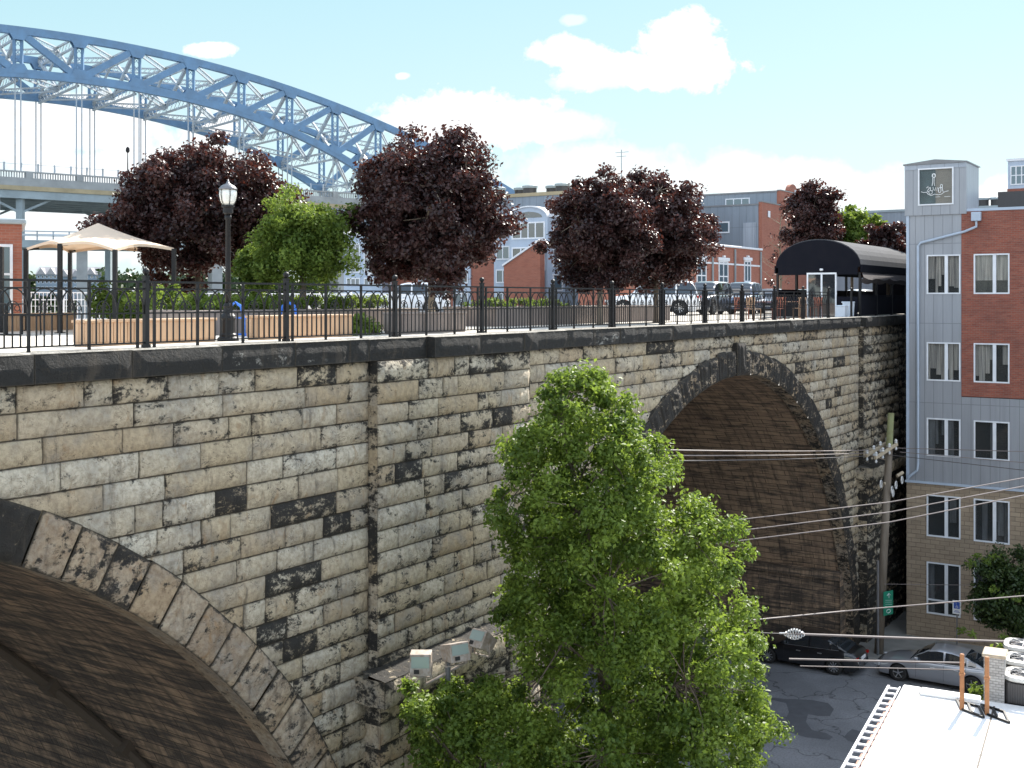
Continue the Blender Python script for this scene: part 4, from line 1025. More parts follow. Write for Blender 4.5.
b = MB(); b.b2(-.06,4.0,.2,30.1,8.08,8.2); b.b2(3.96,14.05,.2,34.1,9.4,9.52); b.b2(.0,4.02,-.06,.24,8.3,8.4); b.b2(4.0,14.05,-.1,.24,9.5,9.58); b.build('roof_trim', M['lampmetal'], lb)
for (x0,x1,z0,z1) in ((-12.2,-10.6,1.55,3.55),(-8.4,-6.7,1.55,3.55),(-3.6,-2.3,2.1,3.7)): winy(lb, 0, x0, x1, z0, z1, sill=True, hb=(.45,) if x0 < -5 else (), lintel=True, fw=.1, gm='glassb')
for (x0,x1,z0,z1) in ((-16.6,-15.0,1.55,3.55),(-21,-19.4,1.55,3.55)): winy(lb, 0, x0, x1, z0, z1, sill=True, hb=(.45,), lintel=True, fw=.1, gm='glassb')
for x in (-9.6,-5.5,-.35,-14): b = MB(); b.bar((x,-.1,0),(x,-.1,zt0-.1),.1,.1); b.build('downspout', M['bgrey'], lb)
winx(lb, 0, 2.6, 3.6, 6.0, 6.9, mull=(), fw=.1, gm='glassb'); winx(lb, 4.02, 2.5, 4.6, 8.3, 9.05, mull=(.33,.66), fw=.08, gm='glassb', nm='window')
b = MB(); b.b2(-.08,.0,.45,1.45,4.7,6.75); b.b2(-.08,.0,.5,.55,4.7,6.7); b.build('door', M['sidpale'], lb)
for (x, z) in ((1.2,7.2),(5.6,8.6),(7.3,9.3)): b = MB(); b.b2(x,x+.45,-.10,-.07,z,z+.5); b.build('wall_vent', M['whitetrim'], lb)
def vent(label, s, t, z, grp='round roof vents'):
    o = thing('roof_vent', label, 'vent', WF(s,t,z), TH, grp); b = MB(); b.lathe((0,0,0), [(.5,-.05),(.5,.6),(.42,.62),(.42,.7)], 12); b.build('drum', M['acdark'], o)
    b = MB(); b.lathe((0,0,0), [(.56,.55),(.58,.72),(.4,.8)], 12); b.build('cowl', M['bgrey'], o)
for k in range(3): vent(['leftmost','middle','rightmost'][k]+' dark round roof vent in the row of three on the rear grey roof', 79.8, 30.5-1.9*k, ZD+9.5)

# --- arched bay building
bb = thing('arched_bay_building', 'blue grey building with white arched window bay and a sloping brick wing', 'building', WF(58.6,26.4,ZD), TH)
b = MB(); b.b2(2.4,14,-4,9.7,0,8.30); b.build('upper_siding', M['sidingb'], bb)
b = MB(); b.b2(2.3,14,-4.1,9.8,8.3,8.55); b.build('roof_trim', M['btan'], bb)
# white bay frame with arched head
by0, by1 = 0.0, 3.15
b = MB()
arc = [((by0+by1)/2-math.cos(PI*k/12)*(by1-by0)/2, 6.55+.75*math.sin(PI*k/12)) for k in range(13)]
b.prism([(0,by0,0),(0,by1,0)]+[(0,y,z) for y,z in arc[::-1]], (.25,0,0)); b.build('bay_front', M['bluetrim'], bb)
b = MB(); b.b2(.251,6.5,by0,by0+.2,0,6.5); b.build('bay_side', M['bluetrim'], bb)
b = MB()
for k in range(12):
    (y0,z0),(y1,z1) = arc[k], arc[k+1]; b.prism([(-.12,y0,z0),(-.12,y1,z1),(-.12,y1,z1+.09),(-.12,y0,z0+.09)], (6.8,0,0))
b.build('bay_roof', M['whitetrim'], bb)
for (z0,z1) in ((5.05,6.25),(2.8,4.5)): winx(bb, 0, by0+.2, by1-.2, z0, z1, gm='glassd', mull=(.28,.5,.72), fw=.1, fm='whitetrim')
b = MB(); arc2 = [((by0+by1)/2-math.cos(PI*k/8)*1.15, 6.55+.42*math.sin(PI*k/8)) for k in range(9)]; b.prism([(-.02,y,z) for y,z in arc2[::-1]], (.018,0,0)); b.build('fanlight', M['glassd'], bb)
for (x0,x1) in ((.7,2.0),(2.5,3.8),(4.2,5.5)):
    for (z0,z1) in ((5.0,6.1),(3.1,4.4),(1.4,2.6)): winy(bb, by0, x0, x1, z0, z1, gm='glassb', mull=(), fw=.1)
b = MB(); b.prism([(-.9,by0+.05,0),(-.9,by1-.1,0),(-.9,by1-.1,3.15),(-.9,by0+.05,4.85)], (.6,0,0)); b.build('sloping_brick_wing', M['brickor'], bb)
b = MB(); b.prism([(-1.0,by0,4.88),(-1.0,by1,3.12),(-1.0,by1,3.26),(-1.0,by0,5.02)], (.75,0,0)); b.build('wing_coping', M['whitetrim'], bb)
# lower brick street front to the left of the bay with pale window strips
b = MB(); b.b2(2.3,8,3.4,14.5,0,5.9) if False else b.b2(1.6,2.39,3.2,15.2,0,5.3); b.build('street_brick_wall', M['brickor'], bb)
for y in (3.9, 7.6, 10.9):
    b = MB(); b.b2(1.5,1.598,y,y+1.6,0,5.3); b.build('bay_panel', M['bluetrim'], bb)
    for (z0,z1) in ((.3,1.3),(2.0,3.0),(3.7,4.7)): winx(bb, 1.5, y+.2, y+1.4, z0, z1, gm='glassb', mull=(.5,), fw=.09)
b = MB(); b.b2(.6,2.39,15.3,19.2,0,5.75); b.build('white_bay', M['bluetrim'], bb)
b = MB(); b.b2(.5,2.5,15.2,19.3,5.75,5.95); b.build('white_bay_roof', M['whitetrim'], bb)
b = MB(); b.b2(2.401,12,9.75,19.2,0,7.2); b.build('left_siding', M['sidingb'], bb)
for y in (15.7, 17.5):
    for (z0,z1) in ((.2,1.2),(1.9,2.5),(2.9,5.2)): winx(bb, .6, y, y+1.4, z0, z1, gm='glassb', mull=(.33,.66), hb=(.5,) if z1 > 3 else (), fw=.09)
b = MB(); b.b2(-.6,.599,13.6,19.0,0,1.3); b.b2(-1.0,.7,13.2,15.4,2.6,2.9); b.bar((-.8,13.4,1.3),(-.8,13.4,2.6),.15,.15); b.build('porch', M['whitetrim'], bb)
for k in range(6): vent(['first','second','third','fourth','fifth','sixth'][k]+' round roof vent from the right on the arched bay building roof', 62.5+1.0*(k%2), 27.5+1.4*k, ZD+8.5, 'roof vents on the bay building')
an = thing('roof_antenna', 'thin rooftop antenna mast with small crossbars', 'antenna', WF(66,24.5,ZD+8.5), TH); b = MB(); b.tube([(0,0,0),(0,0,3.4)], .035, 5); b.bar((0,-.6,3.2),(0,.5,3.2),.04,.04); b.bar((0,-.4,2.9),(0,.4,2.9),.04,.04); b.build('mast', M['bgrey'], an)
# --- grey building behind right trees
gb = thing('grey_building', 'plain blue grey building with roof vents behind the pavilion trees', 'building', WF(92,2.5,ZD), TH)
b = MB(); b.b2(0,16,-2,14,0,8.4); b.build('wall', M['sidingb'], gb); b = MB(); b.b2(-.1,16.1,-2.1,14.1,8.4,8.6); b.build('roof', M['bgrey'], gb)
for k in range(3): winx(gb, 0, 1+3*k, 2.6+3*k, 4, 5.6)
for k in range(5): vent(['first','second','third','fourth','fifth'][k]+' round roof vent from the left in the row beside the grey tower', 93.0, 3.6-1.15*k+2, ZD+8.6, 'roof vents on the grey building')
# --- brick hut at the left edge
hb_ = thing('brick_lift_house', 'small brick building with white framed window at the left photo edge', 'building', px(22,HY,34)+Vector((0,0,ZD)), R(24))
b = MB(); b.b2(-5,0,0,4,0,3.05); b.build('wall', M['brickor'], hb_)
b = MB(); b.bev(-5.1,.12,-.12,4.1,3.05,3.2,.03); b.build('roof', M['bgrey'], hb_)
b = MB(); b.lathe((-1.35,.9,3.2), [(.75,0),(.75,.75),(.0,1.35)], 16); b.build('turret', M['bluetrim'], hb_)
winy(hb_, 0, -1.0, -.25, .25, 2.45, mull=(.5,), hb=(.6,), fw=.08, gm='glassb'); winy(hb_, 0, -3.2, -2.2, .25, 2.45, mull=(.5,), fw=.08, gm='glassb')

# ================================================================ BLUE ARCH BRIDGE
ab0 = Vector((-77.2, 179.7)); dd = Vector((7.36, 5.83)); un = dd.normalized(); pn = Vector((-un.y, un.x)); WB = 22.0
arcb = thing('arch_bridge', 'blue steel truss arch bridge carrying a concrete road deck', 'bridge', (-77.2,179.7,ZG), 0)
def BP(n, w, z): p = ab0 + dd*n + pn*w; return Vector((p.x+77.2, p.y-179.7, z-ZG))
HDK = 20.0
ztop = lambda n: HDK*(2.10-.0099*(n-.5)**2)
zbot = lambda n: HDK*(1.772-.0125*(n-.9)**2-.000138*(n-.9)**4)
ns = list(range(-10, 12))
def memb(b, a, c, w, h): b.bar(a, c, w, h)
def laced(b, a, c, w=.75, k=None, fl=.13, u=None):
    a, c = Vector(a), Vector(c); d = c-a; l = d.length; d.normalize(); x = (u or Vector((0,0,1))); x = (x-d*x.dot(d)); x = x.normalized()*w/2
    b.bar(a+x, c+x, fl, fl); b.bar(a-x, c-x, fl, fl); k = k or max(3, int(l/w/1.1))
    for i in range(k):
        p, q = a+d*(l*i/k), a+d*(l*(i+1)/k)
        b.bar(p+x*(1 if i%2 else -1), q+x*(-1 if i%2 else 1), .07, .07)
        b.bar(p+x*(-1 if i%2 else 1), q+x*(1 if i%2 else -1), .07, .07)
for w in (0, WB):
    for (zf, hh, nm_) in ((ztop, 1.2, 'top_chord'), (zbot, 1.3, 'bottom_chord')):
        b = MB()
        for i in range(len(ns)-1):
            n0, n1 = ns[i], ns[i+1]
            if zf is zbot and (n0 < -7 or n1 > 8): continue
            pts = [BP(n0+(n1-n0)*q/3, w, zf(n0+(n1-n0)*q/3)) for q in range(4)]
            for p, q in zip(pts[:-1], pts[1:]): b.bar(p, q, .95, hh)
        b.build(nm_, M['bluesteel'], arcb)
    b = MB()
    for n in ns:
        if -7 <= n <= 8: pt, pb_ = BP(n, w, ztop(n)), BP(n, w, zbot(n)); laced(b, pt, pb_, 1.1, fl=.40, u=Vector((un.x,un.y,0)))
        else: b.bar(BP(n,w,ztop(n)), BP(n,w,max(zbot(n),HDK-2)), .6, .6)
    b.build('vertical', M['bluesteel'], arcb)
    b = MB()
    for n in ns[:-1]:
        if n >= 1: a, c = BP(n, w, zbot(n)), BP(n+1, w, ztop(n+1))
        else: a, c = BP(n, w, ztop(n)), BP(n+1, w, zbot(n+1))
        if -8 < n < 8: b.bar(a, c, .8, 1.05)
        # gusset plates
        for (m_, zf, sg) in ((n, ztop, -1), (n, zbot, 1)):
            if not -7 < m_ < 8: continue
            for e in (-.5, .5):
                c0 = BP(m_, w+e, zf(m_)); ax = Vector((un.x,un.y,(zf(m_+.1)-zf(m_-.1))/(.2*dd.length))).normalized(); hh = Vector((0,0,1))
                b.prism([c0-ax*1.7, c0+ax*1.7, c0+ax*.8+hh*sg*1.5, c0-ax*.8+hh*sg*1.5], Vector((pn.x,pn.y,0))*.05)
    b.build('diagonal', M['bluesteel'], arcb)
# lacing between the ribs
b = MB()
for n in ns:
    if not -8 < n < 9: continue
    for zf in (ztop, zbot):
        laced(b, BP(n,.4,zf(n)-.2), BP(n,WB-.4,zf(n)-.2), 1.5, fl=.32)
    a1 = BP(n,.4,ztop(n)); a2 = BP(n,WB-.4,ztop(n)); b1 = BP(n,WB/2,zbot(n))
    b.bar(a1, b1, .5, .5); b.bar(a2, b1, .5, .5); b.bar(BP(n,.4,zbot(n)), BP(n,WB/2,ztop(n)), .35, .35); b.bar(BP(n,WB-.4,zbot(n)), BP(n,WB/2,ztop(n)), .35, .35)
    if n+1 < 9:
        for zf in (ztop, zbot):
            laced(b, BP(n,.4,zf(n)), BP(n+1,WB/2,zf(n+1)), .8, fl=.24); laced(b, BP(n,WB-.4,zf(n)), BP(n+1,WB/2,zf(n+1)), .8, fl=.24)
b.build('sway_bracing', M['bluepale'], arcb)
for w in (0.0, WB):
    b = MB()
    for n in range(-6, 8):
        if zbot(n) > HDK+1:
            for e in (-.35,.35): b.tube([BP(n+e*.13,w,HDK), BP(n+e*.13,w,zbot(n))], .11, 5)
    b.build('hanger', M['bluepale'], arcb)
# deck (local x along bridge)
dk = lambda n, w, z: BP(n, w, z)
def span(b, n0, n1, w0, w1, z0, z1):
    P = [BP(n, w, z) for n in (n0,n1) for w in (w0,w1) for z in (z0,z1)]
    b.add(P, [(0,1,3,2),(4,6,7,5),(0,4,5,1),(2,3,7,6),(0,2,6,4),(1,5,7,3)])
NA, NBd = -14, 24
b = MB(); span(b, NA, NBd, -.6, WB+.6, HDK-2.9, HDK-1.05); b.build('deck', M['bconc'], arcb)
b = MB(); span(b, NA, NBd, -.9, -.62, HDK-3.05, HDK-2.35); b.build('tan_band', M['btan'], arcb)
b = MB(); span(b, NA, NBd, -.7, -.1, HDK-4.3, HDK-3.06); span(b, NA, NBd, WB+.1, WB+.7, HDK-4.6, HDK-2.91)
for k in range(1, 5): span(b, NA, NBd, WB*k/5-.2, WB*k/5+.2, HDK-4.4, HDK-2.91)
b.build('girder', M['bgrey'], arcb)
for (w) in (-.6, WB+.2):
    b = MB(); span(b, NA, NBd, w, w+.4, HDK-.22, HDK); 
    k = NA
    while k < NBd:
        span(b, k, k+.12, w-.03, w+.43, HDK-1.05, HDK-.0); k += .83
    k = NA
    while k < NBd: span(b, k+.02, k+.035, w+.1, w+.3, HDK-1.05, HDK-.22); k += .0415
    b.build('balustrade', M['bconc'], arcb)
    b = MB(); k = NA
    while k < NBd: b.bar(BP(k,w+.2,HDK), BP(k,w+.2,HDK+1.25), .22, .22); k += .27
    span(b, NA, NBd, w+.18, w+.22, HDK+1.05, HDK+1.1); b.build('safety_rail', M['bluepale'], arcb)
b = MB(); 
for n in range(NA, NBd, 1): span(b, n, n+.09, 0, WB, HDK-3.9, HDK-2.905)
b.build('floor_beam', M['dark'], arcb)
for n in (-7.0, -3.4, .05, 2.3, 9.2, 13, 17, 21):
    for w in (.4, WB-.4):
        b = MB(); b.bar(BP(n, w, ZG), BP(n, w, HDK-4.3), 1.0, 1.0)
        for sg in (-1, 1): b.bar(BP(n,w,HDK-6.5), BP(n+.5*sg,w,HDK-4.2), .35, .35)
        b.build('column', M['bgrey'], arcb)
for n, in ((-9.,), (10.6,)):
    b = MB(); span(b, n-1.2, n+1.2, -2, WB+2, ZG, HDK-4.7); b.build('pier', M['bconc'], arcb)
# lamp on the bridge
for nn, lbl in ((1.85,'tiny dark lamp post on the bridge deck left of the purple maple'),(9,'tiny dark lamp post on the bridge deck behind the middle purple maple')):
    q = ab0+dd*nn+pn*.2; lp = thing('bridge_lamp', lbl, 'street lamp', (q.x,q.y,HDK-.2), 0, 'lamp posts on the arch bridge'); b = MB(); b.tube([(0,0,0),(0,0,4.4)], [.12,.07], 6); b.build('pole', M['iron'], lp); b = MB(); b.lathe((0,0,4.4),[(.1,0),(.35,.3),(.3,.8),(.05,1.05)],8); b.build('lantern', M['iron'], lp)
# low road viaduct seen under the arch bridge
lv = thing('low_bridge', 'low grey road bridge with railings seen beneath the arch bridge', 'bridge', (-75,150,ZG), .35)
b = MB(); b.b2(-60,60,0,9,zr(6.9),zr(7.9)); b.build('deck', M['bgrey'], lv)
b = MB(); b.b2(-60,60,-.2,-.05,zr(9.0),zr(9.15)); b.b2(-60,60,-.2,-.05,zr(8.4),zr(8.5))
for k in range(61): b.b2(-60+2*k,-59.8+2*k,-.2,-.05,zr(7.8),zr(9.1 if k%5 else 10.4))
b.b2(-60,60,9.05,9.2,zr(9.0),zr(9.2)); b.build('railing', M['bluepale'], lv)
for k in range(7): b = MB(); b.b2(-55+18*k,-53.6+18*k,1,8,0,zr(6.9)); b.build('pier', M['bconc'], lv)
# far houses on the bank
for i, (x0, x1, yt) in enumerate(((36,58,266),(58,84,268),(84,112,266))):
    Y = 800; X0, X1 = (x0-512)/FOC*Y, (x1-512)/FOC*Y; zt = (HY-yt)/FOC*Y; w = X1-X0
    hs = thing('row_house', ['blue grey house block at the left end of the far river bank row', 'blue grey house block in the middle of the far river bank row', 'blue grey house block with wide gable at the right end of the far row'][i], 'house', (X0, Y, 0), 0, 'house blocks on the far bank')
    b = MB(); b.b2(0, w-.5, 0, 14, 0, zt-6); b.build('wall', M['houseblue'], hs)
    b = MB(); b.prism([(-.5,-1,zt-6),(-.5,15,zt-6),(-.5,7,zt-.5)], (w+.5,0,0))
    for g in range(2): gx = w*(.25+.45*g); b.prism([(gx-3.4,-1.4,zt-6),(gx+3.4,-1.4,zt-6),(gx,-1.4,zt-1.2)], (0,8,0))
    b.build('roof', M['houseroof'], hs)
    for k in range(5):
        for z in (3, 7, 11, 14.5):
            if z < zt-7.5: winy(hs, 0, 1+k*w/5.4, 2.8+k*w/5.4, z, z+1.7, mull=(), fw=.25)
# trees on the far bank as one mass
cl = []; rr = random.Random(3)
for k in range(520):
    Y = rr.uniform(770, 1050); x = rr.uniform(-150, 330); cl.append(((x-512)/FOC*Y, Y, rr.uniform(0, 14)+ (3 if x < 34 or x > 105 else -8)))
leaves('far_woods', cl, [rr.uniform(5,9) for _ in cl], 60, 3.2, M['leafdark'], None); bpy.data.objects['far_woods']['kind'] = 'stuff'
# ================================================================ CARS
def interp(x, pts):
    if x <= pts[0][0]: return pts[0][1]
    for (a, va), (b_, vb) in zip(pts[:-1], pts[1:]):
        if x <= b_:
            f = (x-a)/(b_-a); f = f*f*(3-2*f)*.5+f*.5; return va+(vb-va)*f
    return pts[-1][1]
SED = dict(L=4.75, W=1.84, belt=[(-.5,.60),(-.485,.84),(-.45,.95),(-.36,1.0),(-.25,.99),(.0,.95),(.17,.93),(.24,.90),(.36,.82),(.45,.72),(.485,.62),(.5,.48)],
           roof=[(-.40,.99),(-.31,1.18),(-.22,1.36),(-.12,1.44),(-.02,1.455),(.06,1.40),(.13,1.22),(.215,.92)], top=(-.235,.05), side=(-.33,.165), wr=.335)
SUV = dict(L=4.8, W=1.92, belt=[(-.5,.75),(-.49,1.05),(-.47,1.12),(-.25,1.12),(.0,1.10),(.2,1.08),(.36,1.0),(.45,.92),(.49,.78),(.5,.6)],
           roof=[(-.485,1.12),(-.455,1.5),(-.42,1.74),(-.3,1.80),(.0,1.80),(.07,1.74),(.14,1.52),(.235,1.07)], top=(-.43,.065), side=(-.47,.18), wr=.38)
def car(label, pm, loc, rz, P=SED, spokes=10, group=None, cat='car'):
    t = thing('parked_car', label, cat, loc, rz, group); Lc, Wc, wr = P['L'], P['W']/2, P['wr']
    ar = wr+.055; wx = (Lc*.30, -Lc*.295); NS = 96
    wid = [(-.5,.74),(-.47,.87),(-.38,.96),(-.1,1.0),(.2,1.0),(.38,.95),(.46,.85),(.5,.66)]
    secs = []
    for i in range(NS+1):
        f = -.5+i/NS; x = f*Lc; w = Wc*interp(f, wid); zt = interp(f, P['belt']); zb = .20 + (.10 if abs(f) > .47 else 0)
        za = zb
        for q in wx:
            if abs(x-q) < ar: za = max(za, wr+math.sqrt(ar*ar-(x-q)**2))
        zm = max(.42, za+.01); zs = max(zt-.16, zm+.02)
        secs.append([(w*.93, za), (w*.99, max(za+.004, (za+zm)/2)), (w, zm+.0), (w*.995, (zm+zs)/2), (w*.985, zs), (w*.94, max(zt-.05, zs+.02)), (w*.84, max(zt-.012,zs+.03)), (w*.5, max(zt+.012,zs+.035)), (0, max(zt+.02, zs+.04))])
    vs = []; n = len(secs[0])
    for i, s_ in enumerate(secs):
        x = (-.5+i/NS)*Lc
        for (y, z) in s_: vs.append((x, y, z))
        for (y, z) in s_[:-1][::-1]: vs.append((x, -y, z))
    m_ = 2*n-1; fs = [(i*m_+j, i*m_+j+1, (i+1)*m_+j+1, (i+1)*m_+j) for i in range(NS) for j in range(m_-1)]
    fs += [tuple(range(m_)), tuple(range(NS*m_, NS*m_+m_))[::-1]]
    b = MB(); b.add(vs, fs); b.build('body', pm, t, smooth=True)
    b = MB(); b.b2(-Lc*.46, Lc*.46, -Wc*.80, Wc*.80, .17, .5); b.build('underbody', M['blackpl'], t)
    # greenhouse
    R0, R1 = P['roof'][0][0], P['roof'][-1][0]; K = 40; g = []
    for i in range(K+1):
        f = R0+(R1-R0)*i/K; x = f*Lc; zt = interp(f, P['belt'])-.01; zr_ = max(interp(f, P['roof']), zt+.005); w = Wc*interp(f, wid)
        h = (zr_-zt)/.5; wt = w*(.86-.15*min(1, h)); row = [(w*.87, zt), (w*.87+(wt-w*.87)*.45, zt+(zr_-zt)*.42), (wt, zt+(zr_-zt)*.86), (wt*.90, zt+(zr_-zt)*.965), (wt*.5, zr_), (0, zr_+.004)]
        g.append([(x, y, z) for y, z in row]+[(x, -y, z) for y, z in row[:-1][::-1]])
    gl, rf = MB(), MB(); cols = len(g[0])
    for i in range(K):
        f = R0+(R1-R0)*(i+.5)/K
        for j in range(cols-1):
            jj = min(j, cols-2-j); q = [g[i][j], g[i][j+1], g[i+1][j+1], g[i+1][j]]
            if jj <= 1: paint_ = not (P['side'][0] < f < P['side'][1]) or abs(f+.07) < .008 or abs(f+.255) < .007
            elif jj == 2: paint_ = True
            else: paint_ = P['top'][0] < f < P['top'][1]
            (rf if paint_ else gl).add(q, [(0,1,2,3)])
    def merged(b_, nm, mm):
        o = b_.build(nm, mm, t, smooth=True); import bmesh
        bm_ = bmesh.new(); bm_.from_mesh(o.data); bmesh.ops.remove_doubles(bm_, verts=bm_.verts, dist=.0008); bm_.to_mesh(o.data); bm_.free()
        for p in o.data.polygons: p.use_smooth = True
        return o
    merged(rf, 'roof', pm); merged(gl, 'window', M['glassd'])
    # chrome window line, sills, mirrors, handles, lights
    b = MB(); fr = [P['side'][0]+(P['side'][1]-P['side'][0])*k/12 for k in range(13)]
    for sg in (-1, 1): b.tube([(f*Lc, sg*(Wc*interp(f,wid)*.875+.012), interp(f,P['belt'])+.0) for f in fr], .009, 4)
    b.build('window_trim', M['chrome'], t)
    for sg in (-1, 1):
        b = MB(); b.bev(Lc*.135, Lc*.165, sg*Wc*.93 if sg > 0 else -Wc*1.12, Wc*1.12 if sg > 0 else sg*Wc*.93, .98*P['belt'][6][1]/.93, .98*P['belt'][6][1]/.93+.13, .03); b.build('wing_mirror', pm, t)
        for f in (.02, -.17):
            b = MB(); b.bev(f*Lc-.09, f*Lc+.09, sg*Wc*.985-.02, sg*Wc*.985+.03, interp(f,P['belt'])-.19, interp(f,P['belt'])-.155, .008); b.build('door_handle', M['chrome'], t)
        b = MB(); y = sg*Wc*.66; b.box((Lc*.477, y, interp(.477,P['belt'])-.09), (.22,.34,.13), rz=-sg*.42); b.build('headlight', M['headl'], t)
        b = MB(); b.box((-Lc*.482, y*1.0, interp(-.484,P['belt'])-.11), (.12,.30,.12), rz=sg*.22); b.build('tail_light', M['taill'], t)
    b = MB(); b.b2(-Lc*.5-.015, -Lc*.49, -.26, .26, .62, .74); b.b2(Lc*.49, Lc*.5+.012, -.25, .25, .40, .5); b.build('number_plate', M['signwhite'], t)
    b = MB(); b.b2(Lc*.485, Lc*.503, -.4, .4, .52, .60); b.b2(Lc*.48, Lc*.498, -.6, .6, .26, .36); b.build('grille', M['blackpl'], t)
    b = MB() # door seams as slim dark strips
    for f in (.155, -.07, -.245):
        for sg in (-1,1): b.tube([(f*Lc, sg*(Wc*interp(f,wid)*q+.0015), z) for q, z in ((.995,.30),(1.0,.45),(.995,.62),(.985,.80),(.95,interp(f,P['belt'])-.05))], .005, 4)
    b.build('door_seam', M['blackpl'], t)
    # wheels
    for qx in wx:
        for sg in (-1, 1):
            yo = sg*(Wc-.02); b = MB(); prof = [(wr*.62,-.10),(wr*.9,-.105),(wr*.985,-.09),(wr,-.05),(wr,.05),(wr*.985,.09),(wr*.9,.105),(wr*.62,.10)]
            n_ = 28; vv = [(qx+r_*math.cos(2*PI*k/n_), yo-sg*.09+d, wr+r_*math.sin(2*PI*k/n_)) for r_, d in prof for k in range(n_)]
            b.add(vv, [(i*n_+k, i*n_+(k+1)%n_, (i+1)*n_+(k+1)%n_, (i+1)*n_+k) for i in range(len(prof)-1) for k in range(n_)]); wh = b.build('wheel', M['tyre'], t, smooth=True)
            b = MB(); rim_y = yo-sg*.09+sg*.085
            for k in range(spokes):
                a = 2*PI*k/spokes+.2; ca, sa = math.cos(a), math.sin(a); b.bar((qx+.04*ca, rim_y, wr+.04*sa), (qx+wr*.64*ca, rim_y+sg*.012, wr+wr*.64*sa), .034, .03, up=(0,1,0))
            ring = [(qx+wr*.65*math.cos(2*PI*k/24), rim_y, wr+wr*.65*math.sin(2*PI*k/24)) for k in range(25)]; b.tube(ring, .016, 5)
            hub = [(qx, rim_y-sg*.03, wr), (qx, rim_y+sg*.02, wr)]; b.tube(hub, .05, 10); b.build('rim', M['chrome'], wh)
            b = MB(); b.tube([(qx, rim_y-sg*.05, wr), (qx, rim_y-sg*.045, wr)], wr*.62, 20); b.build('brake_disc', M['blackpl'], wh)
    return t
HN = math.atan2(NY, NX)
car('shiny black saloon parked half inside the right arch', M['pblack'], WF(38.05,1.0,ZG), HN)
car('silver saloon parked below the apartment building behind the white roof', M['psilver'], WF(38.75,-4.25,ZG), HN, spokes=5)
p = ground(408,313,ZD); GC = 'cars in the parking lot'
car('white SUV parked under the middle purple maple', M['pwhite'], (-6.1,68,ZD), PI-.08, SUV, group=GC)
car('white SUV parked behind the long planter under the two maples', M['pwhite'], (7.4,60,ZD), PI-.25, SUV, group=GC)
car('grey pickup like SUV facing the camera right of the white one', M['pgrey'], (10.6,62.5,ZD), -2.1, SUV, group=GC)
car('dark blue SUV in front of the two white bay windows', M['pblue'], (13.0,65,ZD), -2.0, SUV, group=GC)
car('blue grey saloon between the brick wall and the railing post', M['pblue'], (15.3,68,ZD), -1.9, SED, group=GC)
car('black saloon left of the bare tree behind the cafe tables', M['pblack'], (18.0,71,ZD), -1.7, SED, group=GC)
car('white saloon seen through the pavilion posts', M['pwhite'], (22.0,72,ZD), -1.2, SED, group=GC)

# ================================================================ THE BIG TREE
env = [(366,550,598),(385,540,618),(400,530,634),(430,502,660),(460,482,692),(500,482,722),(530,490,738),(560,496,746),(600,480,758),(640,482,764),(680,462,770),(715,418,775),(768,405,775),(830,430,765),(900,470,730)]
TY = 22.0
bx = px(612,HY,TY).x
bigt = thing('big_green_tree', 'tall leafy green tree standing in front of the viaduct pier between the arches', 'tree', (bx, TY, ZG), 0)
cl = []; rr_ = []; rb = random.Random(31)
tot = 0
while len(cl) < 1080:
    y = rb.uniform(372, 900); k = next(i for i in range(len(env)-1) if env[i][0] <= y+1e-6 <= env[i+1][0] or i == len(env)-2)
    f = min(1, max(0, (y-env[k][0])/(env[k+1][0]-env[k][0]))); l = env[k][1]+(env[k+1][1]-env[k][1])*f; r_ = env[k][2]+(env[k+1][2]-env[k][2])*f
    hw = (r_-l)/2/FOC*TY
    if rb.random() > (hw/3.6)**1.5+.08: continue
    z = (HY-y)/FOC*TY; cx_ = ((l+r_)/2-512)/FOC*TY; a = rb.uniform(0, 2*PI); q = rb.random()**.45
    lob = 1+.16*mnoise.noise((math.cos(a)*1.4, math.sin(a)*1.4, z*.9))
    R_ = max(.12, hw-.16)*q*lob; X, Yy = cx_+R_*math.cos(a), R_*math.sin(a)*.92
    if mnoise.noise((X*.85+4, Yy*.85, z*1.0)) > .42 and q > .5: continue
    # an open place where the ledge shows, lower left
    sxp = 512+X/(TY+Yy)*FOC; syp = HY-z/(TY+Yy)*FOC
    if sxp < 506 and 590 < syp < 694: continue
    if sxp < 566 and 640 < syp < 702 and rb.random() < .6: continue
    if sxp < 500 and 560 < syp <= 600: continue
    cl.append((X, Yy, z)); rr_.append(rb.uniform(.20,.42))
for _ in range(46):    # the low bough reaching left under the floodlights
    f = rb.random(); sx_ = 500-f*92; sy_ = 640+f*78+rb.uniform(-18,40) if rb.random()<.0 else 700+rb.uniform(-14,60)-(1-f)*10
    Yq = TY+rb.uniform(-1.6,.2); cl.append(((sx_-512)/FOC*Yq, Yq-TY, (HY-sy_)/FOC*Yq)); rr_.append(rb.uniform(.18,.32))
for sx_, sy_ in ((500,616),(508,608),(512,600),(520,622)):
    cl.append(((sx_-512)/FOC*TY, 0, (HY-sy_)/FOC*TY)); rr_.append(.24)
loc = [(c[0]-bx, c[1], c[2]-ZG) for c in cl]
leaves('crown', loc, rr_, 190, .074, M['leafbig'], bigt, squash=.8, up=.6, shell=.5)
b = MB(); H = 13.0; tp = [(0,0,-.1),(0,0,.3),(.05,0,4),(-.1,.1,8),(-.5,0,11),(-1.0,0,13.4)]; b.tube(tp, [.34,.26,.2,.14,.08,.02], 10); b.build('trunk', M['bark'], bigt, smooth=True)
b = MB()
def trunk_at(z):
    for p, q in zip(tp[:-1], tp[1:]):
        if p[2] <= z <= q[2]: f = (z-p[2])/(q[2]-p[2]); return Vector((p[0]+(q[0]-p[0])*f, p[1]+(q[1]-p[1])*f, z))
    return Vector(tp[-1])
mains = []
